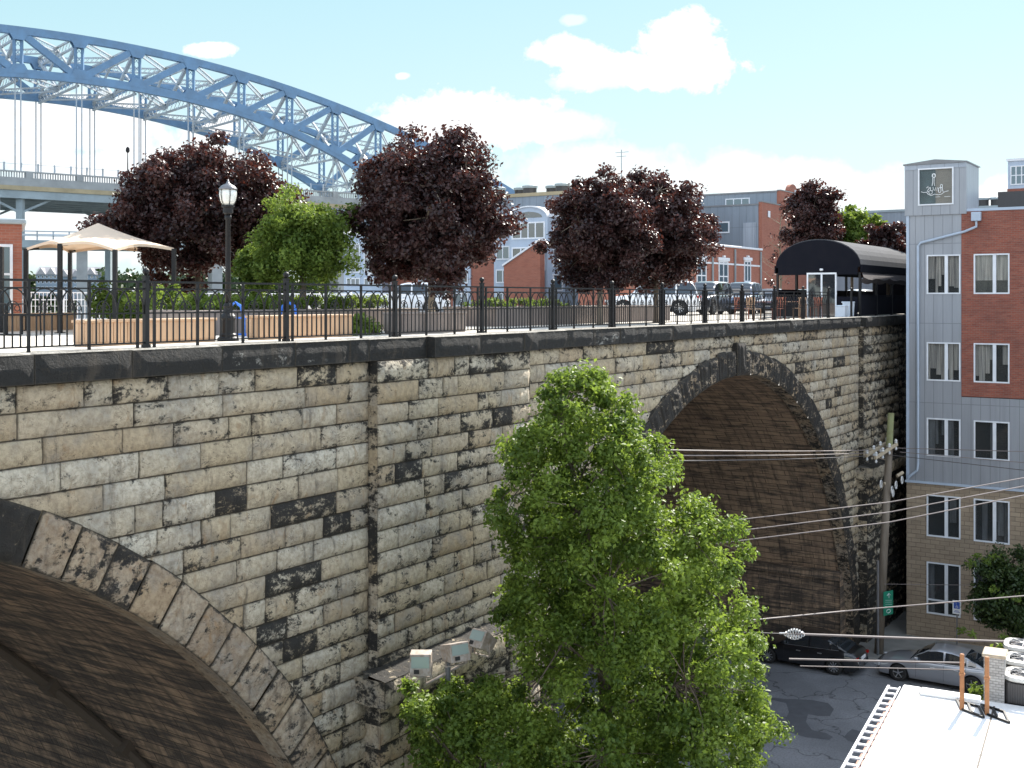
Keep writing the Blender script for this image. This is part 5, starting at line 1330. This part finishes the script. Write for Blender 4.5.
for k in range(34):
    z = 2.0+k*.31; a = k*2.4; c = min(loc, key=lambda c: abs(c[2]-(z+1.3))+abs(math.atan2(math.sin(math.atan2(c[1],c[0]+.3)-a), math.cos(math.atan2(c[1],c[0]+.3)-a)))*1.2)
    s0 = trunk_at(z); e = s0.lerp(Vector(c), .85); mains.append(limb(b, s0, e, .07*(1-k/45), .018, bend=.1, rnd=rb))
for c in loc[::2]:
    cv = Vector(c); m_ = min((q for l in mains for q in l[1:]), key=lambda q: (q-cv).length_squared)
    if (m_-cv).length < 2.4: limb(b, m_, cv, .016, .004, bend=.1, n=3, rnd=rb)
b.build('branches', M['bark'], bigt)
# small street tree at the right edge
rt = crown_tree('street_tree', 'dark green street tree in front of the tan block wall at the right photo edge', 'tree', WF(40.6,-6.75,ZG), px(0,594,46.5).z, 1.75, 1.5, 2.1, 200, 130, .11, M['leafdark'], seed=41, cr=.26, lobes=.5)
leaves('sunlit_sprigs', [tuple(Vector(q)-Vector(WF(40.6,-6.75,ZG))) for q in [px(978,556,44.5), px(986,562,44.5), px(994,556,44.6), px(970,563,44.4), px(1002,597,44.6), px(994,589,44.5), px(962,630,44.2), px(972,634,44.2), px(1004,636,44.5), px(1018,598,44.5)]], [.22]*10, 34, .11, M['leafgreen'], rt)  # lighter leaf colour stands in for sun on these sprigs

# ================================================================ STREET THINGS
pole_b = WF(40.7,-1.25,ZG)
up = thing('utility_pole', 'weathered wooden utility pole with two crossarms beside the apartment building', 'utility pole', pole_b, TH)
ptop = px(891,413,51.0); pl = ptop-pole_b
# into the pole's local frame
def loc_of(p, root_loc, rz):
    d = Vector(p)-Vector(root_loc); c, s_ = math.cos(-rz), math.sin(-rz); return Vector((d.x*c-d.y*s_, d.x*s_+d.y*c, d.z))
UL = lambda p: loc_of(p, pole_b, TH)
T = UL(ptop); b = MB(); cut = T*.70+Vector((0,0,0)); b.tube([(0,0,-.1), tuple(T*.86)], [.20,.155], 12); b.build('pole', M['polewood'], up, smooth=True)
b = MB(); b.tube([tuple(T*.862), tuple(T)], [.15,.14], 12); b.build('pole_top', M['copperg'], up)
b = MB(); a0_ = UL(px(866,456,50.2)); a1_ = UL(px(888,442,51.4)); off = UL(px(897,444,50.9))-a1_
for o_ in (Vector((0,0,0)), off): b.bar(a0_+o_, a1_+o_, .10, .12)
b.build('crossarm', M['armwood'], up)
b = MB()
for o_ in (Vector((0,0,0)), off):
    for k in range(4): q = a0_.lerp(a1_, .05+.3*k)+o_; b.lathe(tuple(q), [(.03,.05),(.07,.10),(.05,.15),(.075,.19),(.03,.25)], 8); b.lathe(tuple(q-Vector((0,0,.24))), [(.03,.0),(.06,.05),(.03,.16)], 8)
b.build('insulator', M['porcelain'], up)
b = MB(); m_ = a0_.lerp(a1_, .1); b.bar(m_, T*.80, .05, .05); b.bar(a0_.lerp(a1_,.5)+off, T*.82, .05, .05); b.build('brace', M['polewood'], up)
b = MB()
q0 = UL(px(884,484,50.6)); q1 = UL(px(897,476,50.9))
for q in (q0, q1): b.tube([tuple(q), tuple(q+(q1-q0).normalized()*.36)], .075, 8)
b.build('fuse_tube', M['armwood'], up)
b = MB()
for (x, y) in ((881,484),(892,490),(896,485),(902,480),(893,493)):
    c = UL(px(x,y,50.5)); b.tube([tuple(c+Vector((.13*math.cos(PI*k/5),0,.16*math.sin(PI*k/5)))) for k in range(11)], .028, 5)
b.build('cable_loop', M['porcelain'], up)
b = MB(); b.tube([(-.27,-.05,0),(-.26,-.05,4.2)], .055, 8); b.build('conduit', M['lampmetal'], up)
# green sign on the pole
gs = thing('street_sign', 'narrow green street sign with white marks fixed to the utility pole', 'sign', px(888,603,50.0), TH+1.12)
b = MB(); b.bev(-.02,.0,-.30,.30,-.52,.52,.006); b.build('plate', M['signgreen'], gs)
b = MB()
b.bar((-.026,-.02,.22),(-.026,-.02,.42),.05,.006); b.bar((-.026,-.02,.43),(-.026,.10,.33),.045,.006); b.bar((-.026,-.02,.43),(-.026,-.14,.33),.045,.006)
for z in (.10,.02,-.08,-.18): b.bar((-.026,-.2,z),(-.026,.2,z+.05),.035,.006)
b.tube([(-.026,.12*math.cos(PI*k/6),-.35+.08*math.sin(PI*k/6)) for k in range(13)], .014, 4); b.build('sign_marks', M['signwhite'], gs)
# parking sign
_q = px(957,HY,48.2); sp_ = Vector((_q.x,_q.y,ZG)); ps = thing('parking_sign', 'small white and blue disabled parking sign on thin post behind the silver car', 'sign', sp_, TH)
b = MB(); b.bar((0,0,.13),(0,0,2.8),.05,.05); b.build('post', M['lampmetal'], ps)
b = MB(); b.bev(-.05,-.03,-.17,.17,2.30,2.87,.006); b.build('plate', M['signwhite'], ps)
b = MB(); b.b2(-.056,-.051,-.12,.12,2.53,2.81); pn_ = b.build('blue_panel', M['signblue'], ps)
b = MB(); b.tube([(-.06,.035*math.cos(PI*k/5)-.0,2.60+.045*math.sin(PI*k/5)) for k in range(11)], .008, 4); b.bar((-.06,.01,2.65),(-.06,.02,2.74),.02,.004); b.bar((-.06,.01,2.66),(-.06,-.05,2.65),.018,.004); b.bar((-.06,-.05,2.65),(-.06,-.07,2.58),.018,.004); b.lathe((-.06,.02,2.75),[(.002,0),(.018,.012),(.002,.028)],8)
b.build('wheelchair_symbol', M['signwhite'], pn_)
b = MB(); b.b2(-.056,-.051,-.12,.12,2.38,2.40); b.b2(-.056,-.051,-.08,.08,2.43,2.45); b.build('sign_marks', M['signblue'], ps)
# wires
def wire(label, pts, r=.022, m='wire', sag=.0, name='power_line'):
    P = [Vector(p) for p in pts]; out = []
    if P[-1].x/P[-1].y*FOC+512 > 1030: P[-1] = P[-2] + (P[-1]-P[-2])*3.2
    for a, c in zip(P[:-1], P[1:]):
        for k in range(12):
            f = k/12; q = a.lerp(c, f); q.z -= sag*4*f*(1-f); out.append(q)
    out.append(P[-1]); o = out[0].copy(); b = MB(); b.tube([q-o for q in out], r*.78, 6); ob = b.build(name, M[m]); ob.location = o
    tag(ob, label, 'power line', 'overhead lines near the utility pole'); return ob
GWn = 0
wire('top thin line from behind the tree across the arch to the upper crossarm', [px(620,449,25), px(870,450,50.4)], .02, 'wire', .05)
wire('middle thin line from behind the tree across the arch to the crossarm', [px(620,455,25), px(867,453,50.2)], .02, 'wire', .05)
wire('lowest thin line crossing the arch to the crossarm left end', [px(620,461,25), px(866,456,50.0)], .02, 'wiredark', .05)
wire('upper line from the crossarm past the lower right windows', [px(896,448,50.9), px(1040,452,47)], .02, 'wire', .0)
wire('middle line from the crossarm past the second window row', [px(900,452,50.8), px(1040,464,47)], .02, 'wire', .0)
wire('lower line from the crossarm sloping under the second window row', [px(890,455,50.5), px(1040,472,46)], .02, 'wiredark', .0)
wire('highest of three parallel lines rising right past the tan wall', [px(600,536,36), px(890,502,36), px(1045,474,36)], .022, 'wire', 0)
wire('middle one of three parallel lines rising right past the tan wall', [px(600,548,35.5), px(890,512,35.5), px(1045,482,35.5)], .022, 'wire', 0)
wire('lowest of three parallel lines rising right past the tan wall', [px(600,558,35), px(890,522,35), px(1045,491,35)], .022, 'wire', 0)
wire('thin short line beside the lower windows of the tan wall', [px(884,584,50), px(1040,586,48)], .015, 'wire', 0)
wire('pale line rising right across the ground floor window', [px(600,635,30), px(845,611,34), px(1045,594,34)], .026, 'wire', 0)
wire('thick pale cable passing in front of the sidewalk above both cars', [px(795,634,30), px(1045,643,30)], .042, 'wire', 0)
wire('pale cable crossing the side of the black car towards the brown rails', [px(789,659,29), px(965,663,29)], .034, 'wire', 0)
wire('thin cable just under the pale one across both cars', [px(800,666,29.2), px(965,670,29.2)], .018, 'wire', 0)
wire('thin dark wire running left from the cable coil behind the tree', [px(620,628,27), px(795,634,30)], .012, 'wiredark', 0)
cc_ = px(793,634,30); co_ = thing('cable_coil', 'small white coil of looped cable at the end of the thick line', 'cable coil', cc_, 0)
b = MB()
for k in range(7): 
    x = -.18+.07*k; h = .14*math.sin(PI*(k+1)/8); b.tube([(x+.05*math.cos(PI*j/6), .06*math.sin(PI*j/3), h*math.sin(PI*j/6)) for j in range(13)], .016, 5)
b.tube([(-.36,0,.02),(-.2,0,.02)], .025, 5); b.build('loops', M['porcelain'], co_)

# floodlights on their bar in front of the left ledge
fbp = px(445,700,22.0); fp = thing('floodlight_mast', 'slim mast with a bent cross tube carrying three floodlights by the stone ledge', 'light mast', (fbp.x, 22.0, ZG), 0)
FL = lambda x, y, Y: px(x,y,Y)-Vector((fbp.x,22.0,ZG))
b = MB(); b.tube([(0,0,0), tuple(FL(448,660,22))], [.07,.055], 10); b.build('mast', M['lampmetal'], fp)
b = MB(); b.tube([FL(425,668,21.9), FL(426,684,21.9), FL(447,673,22), FL(466,662,22.2), FL(470,654,22.3), FL(470,646,22.3)], .033, 8); b.build('cross_tube', M['fixture'], fp)
def flood(label, x, y, Y, rz, tilt, w=.40, h=.42, d=.36):
    t = thing('floodlight', label, 'floodlight', px(x,y,Y), rz, 'floodlights on the mast'); 
    b = MB(); Mx = Matrix.Rotation(tilt, 3, 'X')
    body = [(-w/2,-d/2,-h/2),(w/2,-d/2,-h/2),(w/2,d*.35,-h*.34),(-w/2,d*.35,-h*.34),(-w/2,-d/2,h/2),(w/2,-d/2,h/2),(w/2,d/2,h*.42),(-w/2,d/2,h*.42)]
    V = [Mx @ Vector(v) for v in body]; b.add(V, [(0,3,2,1),(4,5,6,7),(0,1,5,4),(1,2,6,5),(2,3,7,6),(3,0,4,7)]); b.build('housing', M['fixture'], t, bevel=.012)
    b = MB(); V = [Mx @ Vector(v) for v in ((-w*.42,-d/2-.012,-h*.12),(w*.42,-d/2-.012,-h*.12),(w*.42,-d/2-.012,h*.40),(-w*.42,-d/2-.012,h*.40))]; b.quad(*V); 
    b.build('lens', M['lens'], t)
    b = MB(); V = [Mx @ Vector(v) for v in ((-w*.3,-d/2-.014,-h*.38),(-w*.05,-d/2-.014,-h*.38),(-w*.05,-d/2-.014,-h*.18),(-w*.3,-d/2-.014,-h*.18))]; b.quad(*V); b.build('ballast_cover', M['blackpl'], t)
    b = MB()
    for e in ((-w/2-.012),(w/2+.012)): b.bar(Mx @ Vector((e,0,0)), Vector((e*.9,0,-h/2-.07)), .03, .015)
    b.bar((-w/2,0,-h/2-.07),(w/2,0,-h/2-.07),.04,.02); b.build('bracket', M['fixture'], t)
flood('left weathered floodlight box facing the camera above the ledge', 421, 662, 21.8, .0, .06)
flood('middle weathered floodlight box tilted right on the cross tube', 455, 652, 22.0, .55, -.22, .42, .36, .42)
flood('right weathered floodlight box tipped up beside the tree leaves', 482, 642, 22.2, -.7, -.6, .38, .36, .40)

# ================================================================ FOREGROUND ROOF, BOTTOM RIGHT
ZRf = -9.0; TR = TH + R(5.7)
_c = WF(17.32, -8.3); _o = Vector((_c.x-17.3*math.cos(TR), _c.y-17.3*math.sin(TR), 0))
fr_ = thing('white_roof_building', 'low building with a bright white flat roof in the bottom right corner', 'building', (_o.x,_o.y,ZG), TR)
H0 = ZRf-ZG
b = MB(); b.b2(-2, 17.25, -24, 0, 0, H0-.02); b.build('wall', M['stonetan'], fr_)
b = MB(); b.b2(-2.05, 17.3, -24, .05, H0-.018, H0+.03); b.build('roof', M['rooftop'], fr_)
b = MB(); b.bev(-2.05,17.32,-.32,.06,H0+.032,H0+.12,.02); b.bev(17.0,17.34,-1.6,-.33,H0+.032,H0+.12,.02); b.build('parapet', M['rooftop'], fr_)
b = MB()
for (x, y, w_, l_) in ((16.2,-3.0,.8,.3),(16.3,-3.9,.7,.6),(15.9,-5.4,.9,.4),(16.3,-6.6,.7,.4),(15.6,-7.9,.5,.3)): b.b2(x,x+w_,y-l_,y,H0+.031,H0+.036)
b.build('roof_stain', M['roofstain'], fr_)
b = MB()
for k in range(12): b.b2(-2,17,-1.9*(k+1)-.02,-1.9*(k+1)+.02,H0+.031,H0+.037)
for k in range(5): b.b2(3.3*k+.7,3.3*k+.74,-24,-.4,H0+.031,H0+.0345)
b.build('membrane_seam', M['roofstain'], fr_)
gd = thing('edge_rail', 'white and rust ladder shaped rail running along the left roof edge', 'railing', (_o.x,_o.y,ZRf), TR)
b = MB(); b.b2(-2,17.3,.36,.41,.02,.06); b.b2(-2,17.3,.12,.15,.02,.06)
for k in range(52): b.b2(-2+.375*k,-1.92+.375*k,.15,.36,.02,.05)
b.build('rails', M['whitetrim'], gd)
b = MB(); b.b2(-2,17.3,.16,.35,-.30,-.26)
b.build('gutter', M['redwood'], gd)
for i, (x, ytop, ybot, Y) in enumerate(((962,652,707,25.1),(987,655,712,24.8))):
    o_ = px(x, ybot, Y); t = thing('ladder_rail', ['rust brown upright rail with a black frame, left of the pair', 'rust brown upright rail with a black frame, beside the stone chimney'][i], 'roof rail', (o_.x, o_.y, ZRf+.03), TR, 'rust brown rails at the roof edge')
    h = (ybot-ytop)/FOC*Y*1.02; b = MB(); b.bev(-.045,.045,-.045,.045,0,h,.015); b.bev(-.06,.06,-.06,.06,h*.62,h*.66,.01); b.build('upright', M['ladwood'], t)
    b = MB(); W2 = lambda u,v: loc_of((o_.x+u, o_.y+v, ZRf+.06), (o_.x,o_.y,ZRf+.03), TR)
    fr4 = [(-.02,.0),(.10,.55),(.42,.12),(.26,-.52)]
    for q0_, q1_ in ((0,1),(1,2),(2,3),(3,0)): b.bar(W2(*fr4[q0_]), W2(*fr4[q1_]), .045, .045)
    b.bar(W2(.26,.33), W2(.12,-.26), .045, .045); b.build('frame', M['iron'], t)
ZW = -9.05
pl0 = loc_of(px(987,HY,25.7), (_o.x,_o.y,0), TR)
lw = thing('rear_wing', 'lower rear wing of the white roofed building under the condensers', 'building', (_o.x,_o.y,ZG), TR)
b = MB(); b.b2(17.36, 21.5, -20, pl0.y, 0, ZW-.05-ZG); b.build('wall', M['stonetan'], lw); b = MB(); b.b2(17.36,21.55,-20,pl0.y+.05,ZW-.049-ZG,ZW-ZG); b.build('roof', M['roofstain'], lw)
cq = px(995,HY,25.85)
ch = thing('stone_chimney', 'narrow grey rubble stone chimney with a tan cap beside the condensers', 'chimney', (cq.x,cq.y,ZW), TR-PI/2)
b = MB(); b.b2(-.21,.21,-.28,.28,0,1.06); b.build('shaft', M['chim'], ch); b = MB(); b.bev(-.25,.25,-.32,.32,1.06,1.13,.02); b.build('cap', M['chimcap'], ch)
for k in range(3):
    cq = px(1026-1.2*k,HY,25.75+1.12*k)
    t = thing('condenser_unit', ['air conditioning condenser nearest the white roof', 'air conditioning condenser in the middle of its row of three', 'air conditioning condenser farthest back in its row of three'][k], 'air conditioner', (cq.x,cq.y,ZW), TR, 'condensers behind the white roof')
    b = MB(); b.bev(-.40,.40,-.40,.40,.03,.56,.05); b.build('casing', M['acdark'], t)
    b = MB(); ring = [(.47,.56),(.50,.585),(.485,.66),(.40,.68),(.36,.66),(.36,.60)]; n_ = 28
    def rsq(r_, k_): a_ = 2*PI*k_/n_; m_ = (abs(math.cos(a_))**4+abs(math.sin(a_))**4)**-.25; return (r_*.9*m_*math.cos(a_), r_*.9*m_*math.sin(a_))
    vv = [(*rsq(r_, k_), z_) for r_, z_ in ring for k_ in range(n_)]; b.add(vv, [(i*n_+k_, i*n_+(k_+1)%n_, (i+1)*n_+(k_+1)%n_, (i+1)*n_+k_) for i in range(len(ring)-1) for k_ in range(n_)]); b.build('lid', M['acwhite'], t)
    b = MB()
    for r_ in (.10,.17,.24,.31): b.tube([(r_*math.cos(PI*j/10), r_*math.sin(PI*j/10), .69) for j in range(21)], .008, 4)
    for j in range(4): a_ = PI*j/4; b.bar((-.38*math.cos(a_),-.38*math.sin(a_),.69),(.38*math.cos(a_),.38*math.sin(a_),.69),.014,.014)
    b.build('fan_guard', M['lampmetal'], t)
    b = MB(); b.lathe((0,0,0), [(.08,.60),(.08,.70),(.02,.71)], 10); b.build('fan_hub', M['acwhite'], t)
bs_ = px(977,694,26.6); t = thing('weed_plant', 'small leafy plant growing up between the two rust brown rails', 'plant', (bs_.x, bs_.y, ZG), 0)
cl = [tuple(px(x,y,26.6)-Vector((bs_.x,bs_.y,ZG))) for x, y in ((974,688),(978,694),(980,700),(975,697),(982,690))]; leaves('foliage', cl, [.16]*5, 40, .09, M['leafgreen'], t); b = MB(); b.tube([(0,0,0),tuple(cl[1])], [.03,.01], 5); b.build('stem', M['bark'], t)
bs_ = px(1002,652,30); t = thing('weed_plant', 'leafy sprig showing above the chimney beside the farthest condenser', 'plant', (bs_.x, bs_.y, ZG), 0)
cl = [tuple(px(x,y,30)-Vector((bs_.x,bs_.y,ZG))) for x, y in ((998,650),(1003,647),(1001,656),(996,655))]; leaves('foliage', cl, [.18]*4, 36, .1, M['leafgreen'], t); b = MB(); b.tube([(0,0,0),tuple(cl[1])], [.03,.01], 5); b.build('stem', M['bark'], t)

# ================================================================ LIGHT, SKY, CAMERA
SUN_EL = R(41); sh = Vector((DX, DY, 0)) + Vector((NX, NY, 0))*.02; sh.normalize()
sd_ = Vector((sh.x*math.cos(SUN_EL), sh.y*math.cos(SUN_EL), math.sin(SUN_EL)))
sun = bpy.data.lights.new('sun', 'SUN'); sun.energy = 4.2; sun.angle = R(.5); sun.color = (1.0, .95, .87)
so_ = bpy.data.objects.new('sun', sun); COL.objects.link(so_); so_.rotation_euler = sd_.to_track_quat('Z', 'Y').to_euler(); so_.location = (0,0,60)
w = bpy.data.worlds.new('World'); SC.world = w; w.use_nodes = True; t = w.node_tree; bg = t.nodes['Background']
sky = N(t, 'ShaderNodeTexSky', sky_type='NISHITA'); sky.sun_disc = False; sky.sun_elevation = SUN_EL; sky.sun_rotation = math.atan2(sh.x, sh.y)
sky.air_density = 1.0; sky.dust_density = 1.2; sky.ozone_density = 1.2; sky.altitude = 100
tc = N(t, 'ShaderNodeTexCoord'); sx = N(t, 'ShaderNodeSeparateXYZ'); L(t, tc.outputs['Generated'], sx.inputs[0])
ay = maths(t, 'MAXIMUM', maths(t, 'ABSOLUTE', sx.outputs[1]), .05)
A_ = maths(t, 'DIVIDE', sx.outputs[0], ay); B_ = maths(t, 'DIVIDE', sx.outputs[2], ay)
cb = N(t, 'ShaderNodeCombineXYZ'); L(t, A_, cb.inputs[0]); L(t, B_, cb.inputs[1])
nz = noise(t, cb.outputs[0], 14, 7, .62, .2); nz2 = noise(t, cb.outputs[0], 42, 5, .6)
def blob(x, y, wx_, wy_, soft=.5, amp=1.0):
    a = maths(t, 'DIVIDE', maths(t, 'SUBTRACT', A_, (x-512)/FOC), wx_/FOC); c = maths(t, 'DIVIDE', maths(t, 'SUBTRACT', B_, (HY-y)/FOC), wy_/FOC)
    d = maths(t, 'SQRT', maths(t, 'ADD', maths(t, 'MULTIPLY', a, a), maths(t, 'MULTIPLY', c, c)))
    d = maths(t, 'ADD', d, maths(t, 'MULTIPLY', maths(t, 'SUBTRACT', nz, .5), 3.0)); d = maths(t, 'ADD', d, maths(t, 'MULTIPLY', maths(t, 'SUBTRACT', nz2, .5), .8))
    soft *= .55
    return maths(t, 'MULTIPLY', ramp(t, maths(t, 'DIVIDE', d, 2.0), [(.5-soft/4, 1.), (.5+soft/4, 0.)]), amp)
bl = [(640,68,95,22,.4,1),(665,45,45,26,.4,1),(570,55,45,16,.5,.9),(600,82,50,8,.7,.55),(470,122,85,28,.45,1),(440,112,50,24,.5,1),(560,125,55,14,.8,.6),(210,50,22,8,.5,.9),(402,76,10,5,.6,.9),(30,130,190,34,.7,1),(120,170,150,30,.8,.9),(740,180,140,22,.9,.75),(860,205,120,16,.9,.7),(620,175,120,28,.9,.6),(1010,200,60,22,.6,.9),(575,20,12,5,.9,.5),(100,235,300,30,.8,.8)]
cur = None
for q in bl:
    m_ = blob(*q); cur = m_ if cur is None else maths(t, 'MAXIMUM', cur, m_)
# other parts of the sky hold scattered cloud as well
g = noise(t, tc.outputs['Generated'], 2.2, 6, .6); gen = ramp(t, g, [(.52, 0.), (.64, 1.)])
beh = ramp(t, sx.outputs[1], [(.0, 1.), (.3, 0.)]); cur = maths(t, 'MAXIMUM', cur, maths(t, 'MULTIPLY', gen, beh))
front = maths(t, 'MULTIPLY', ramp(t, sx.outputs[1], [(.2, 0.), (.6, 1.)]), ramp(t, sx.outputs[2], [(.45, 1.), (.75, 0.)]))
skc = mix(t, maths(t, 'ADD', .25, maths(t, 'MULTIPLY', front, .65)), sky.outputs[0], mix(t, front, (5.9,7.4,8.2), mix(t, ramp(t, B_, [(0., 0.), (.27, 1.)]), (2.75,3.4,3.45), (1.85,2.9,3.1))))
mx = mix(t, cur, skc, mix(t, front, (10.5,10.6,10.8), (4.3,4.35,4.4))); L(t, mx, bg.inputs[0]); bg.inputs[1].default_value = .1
cam = bpy.data.cameras.new('camera'); co = bpy.data.objects.new('camera', cam); COL.objects.link(co)
cam.sensor_width = 36; cam.lens = FOC/1024*36; cam.shift_y = -(384-HY)/1024; cam.clip_start = .1; cam.clip_end = 9000
co.rotation_euler = (R(90), 0, 0); SC.camera = co
SC.render.resolution_x, SC.render.resolution_y = 1024, 768
vs_ = SC.view_settings; vs_.view_transform = 'Standard'; vs_.look = 'None'; vs_.exposure = 1.5; vs_.gamma = 1; vs_.use_curve_mapping = False
SC.render.engine = 'CYCLES'; SC.cycles.max_bounces = 6; SC.cycles.transparent_max_bounces = 8; SC.cycles.use_denoising = True; SC.cycles.sample_clamp_indirect = 6
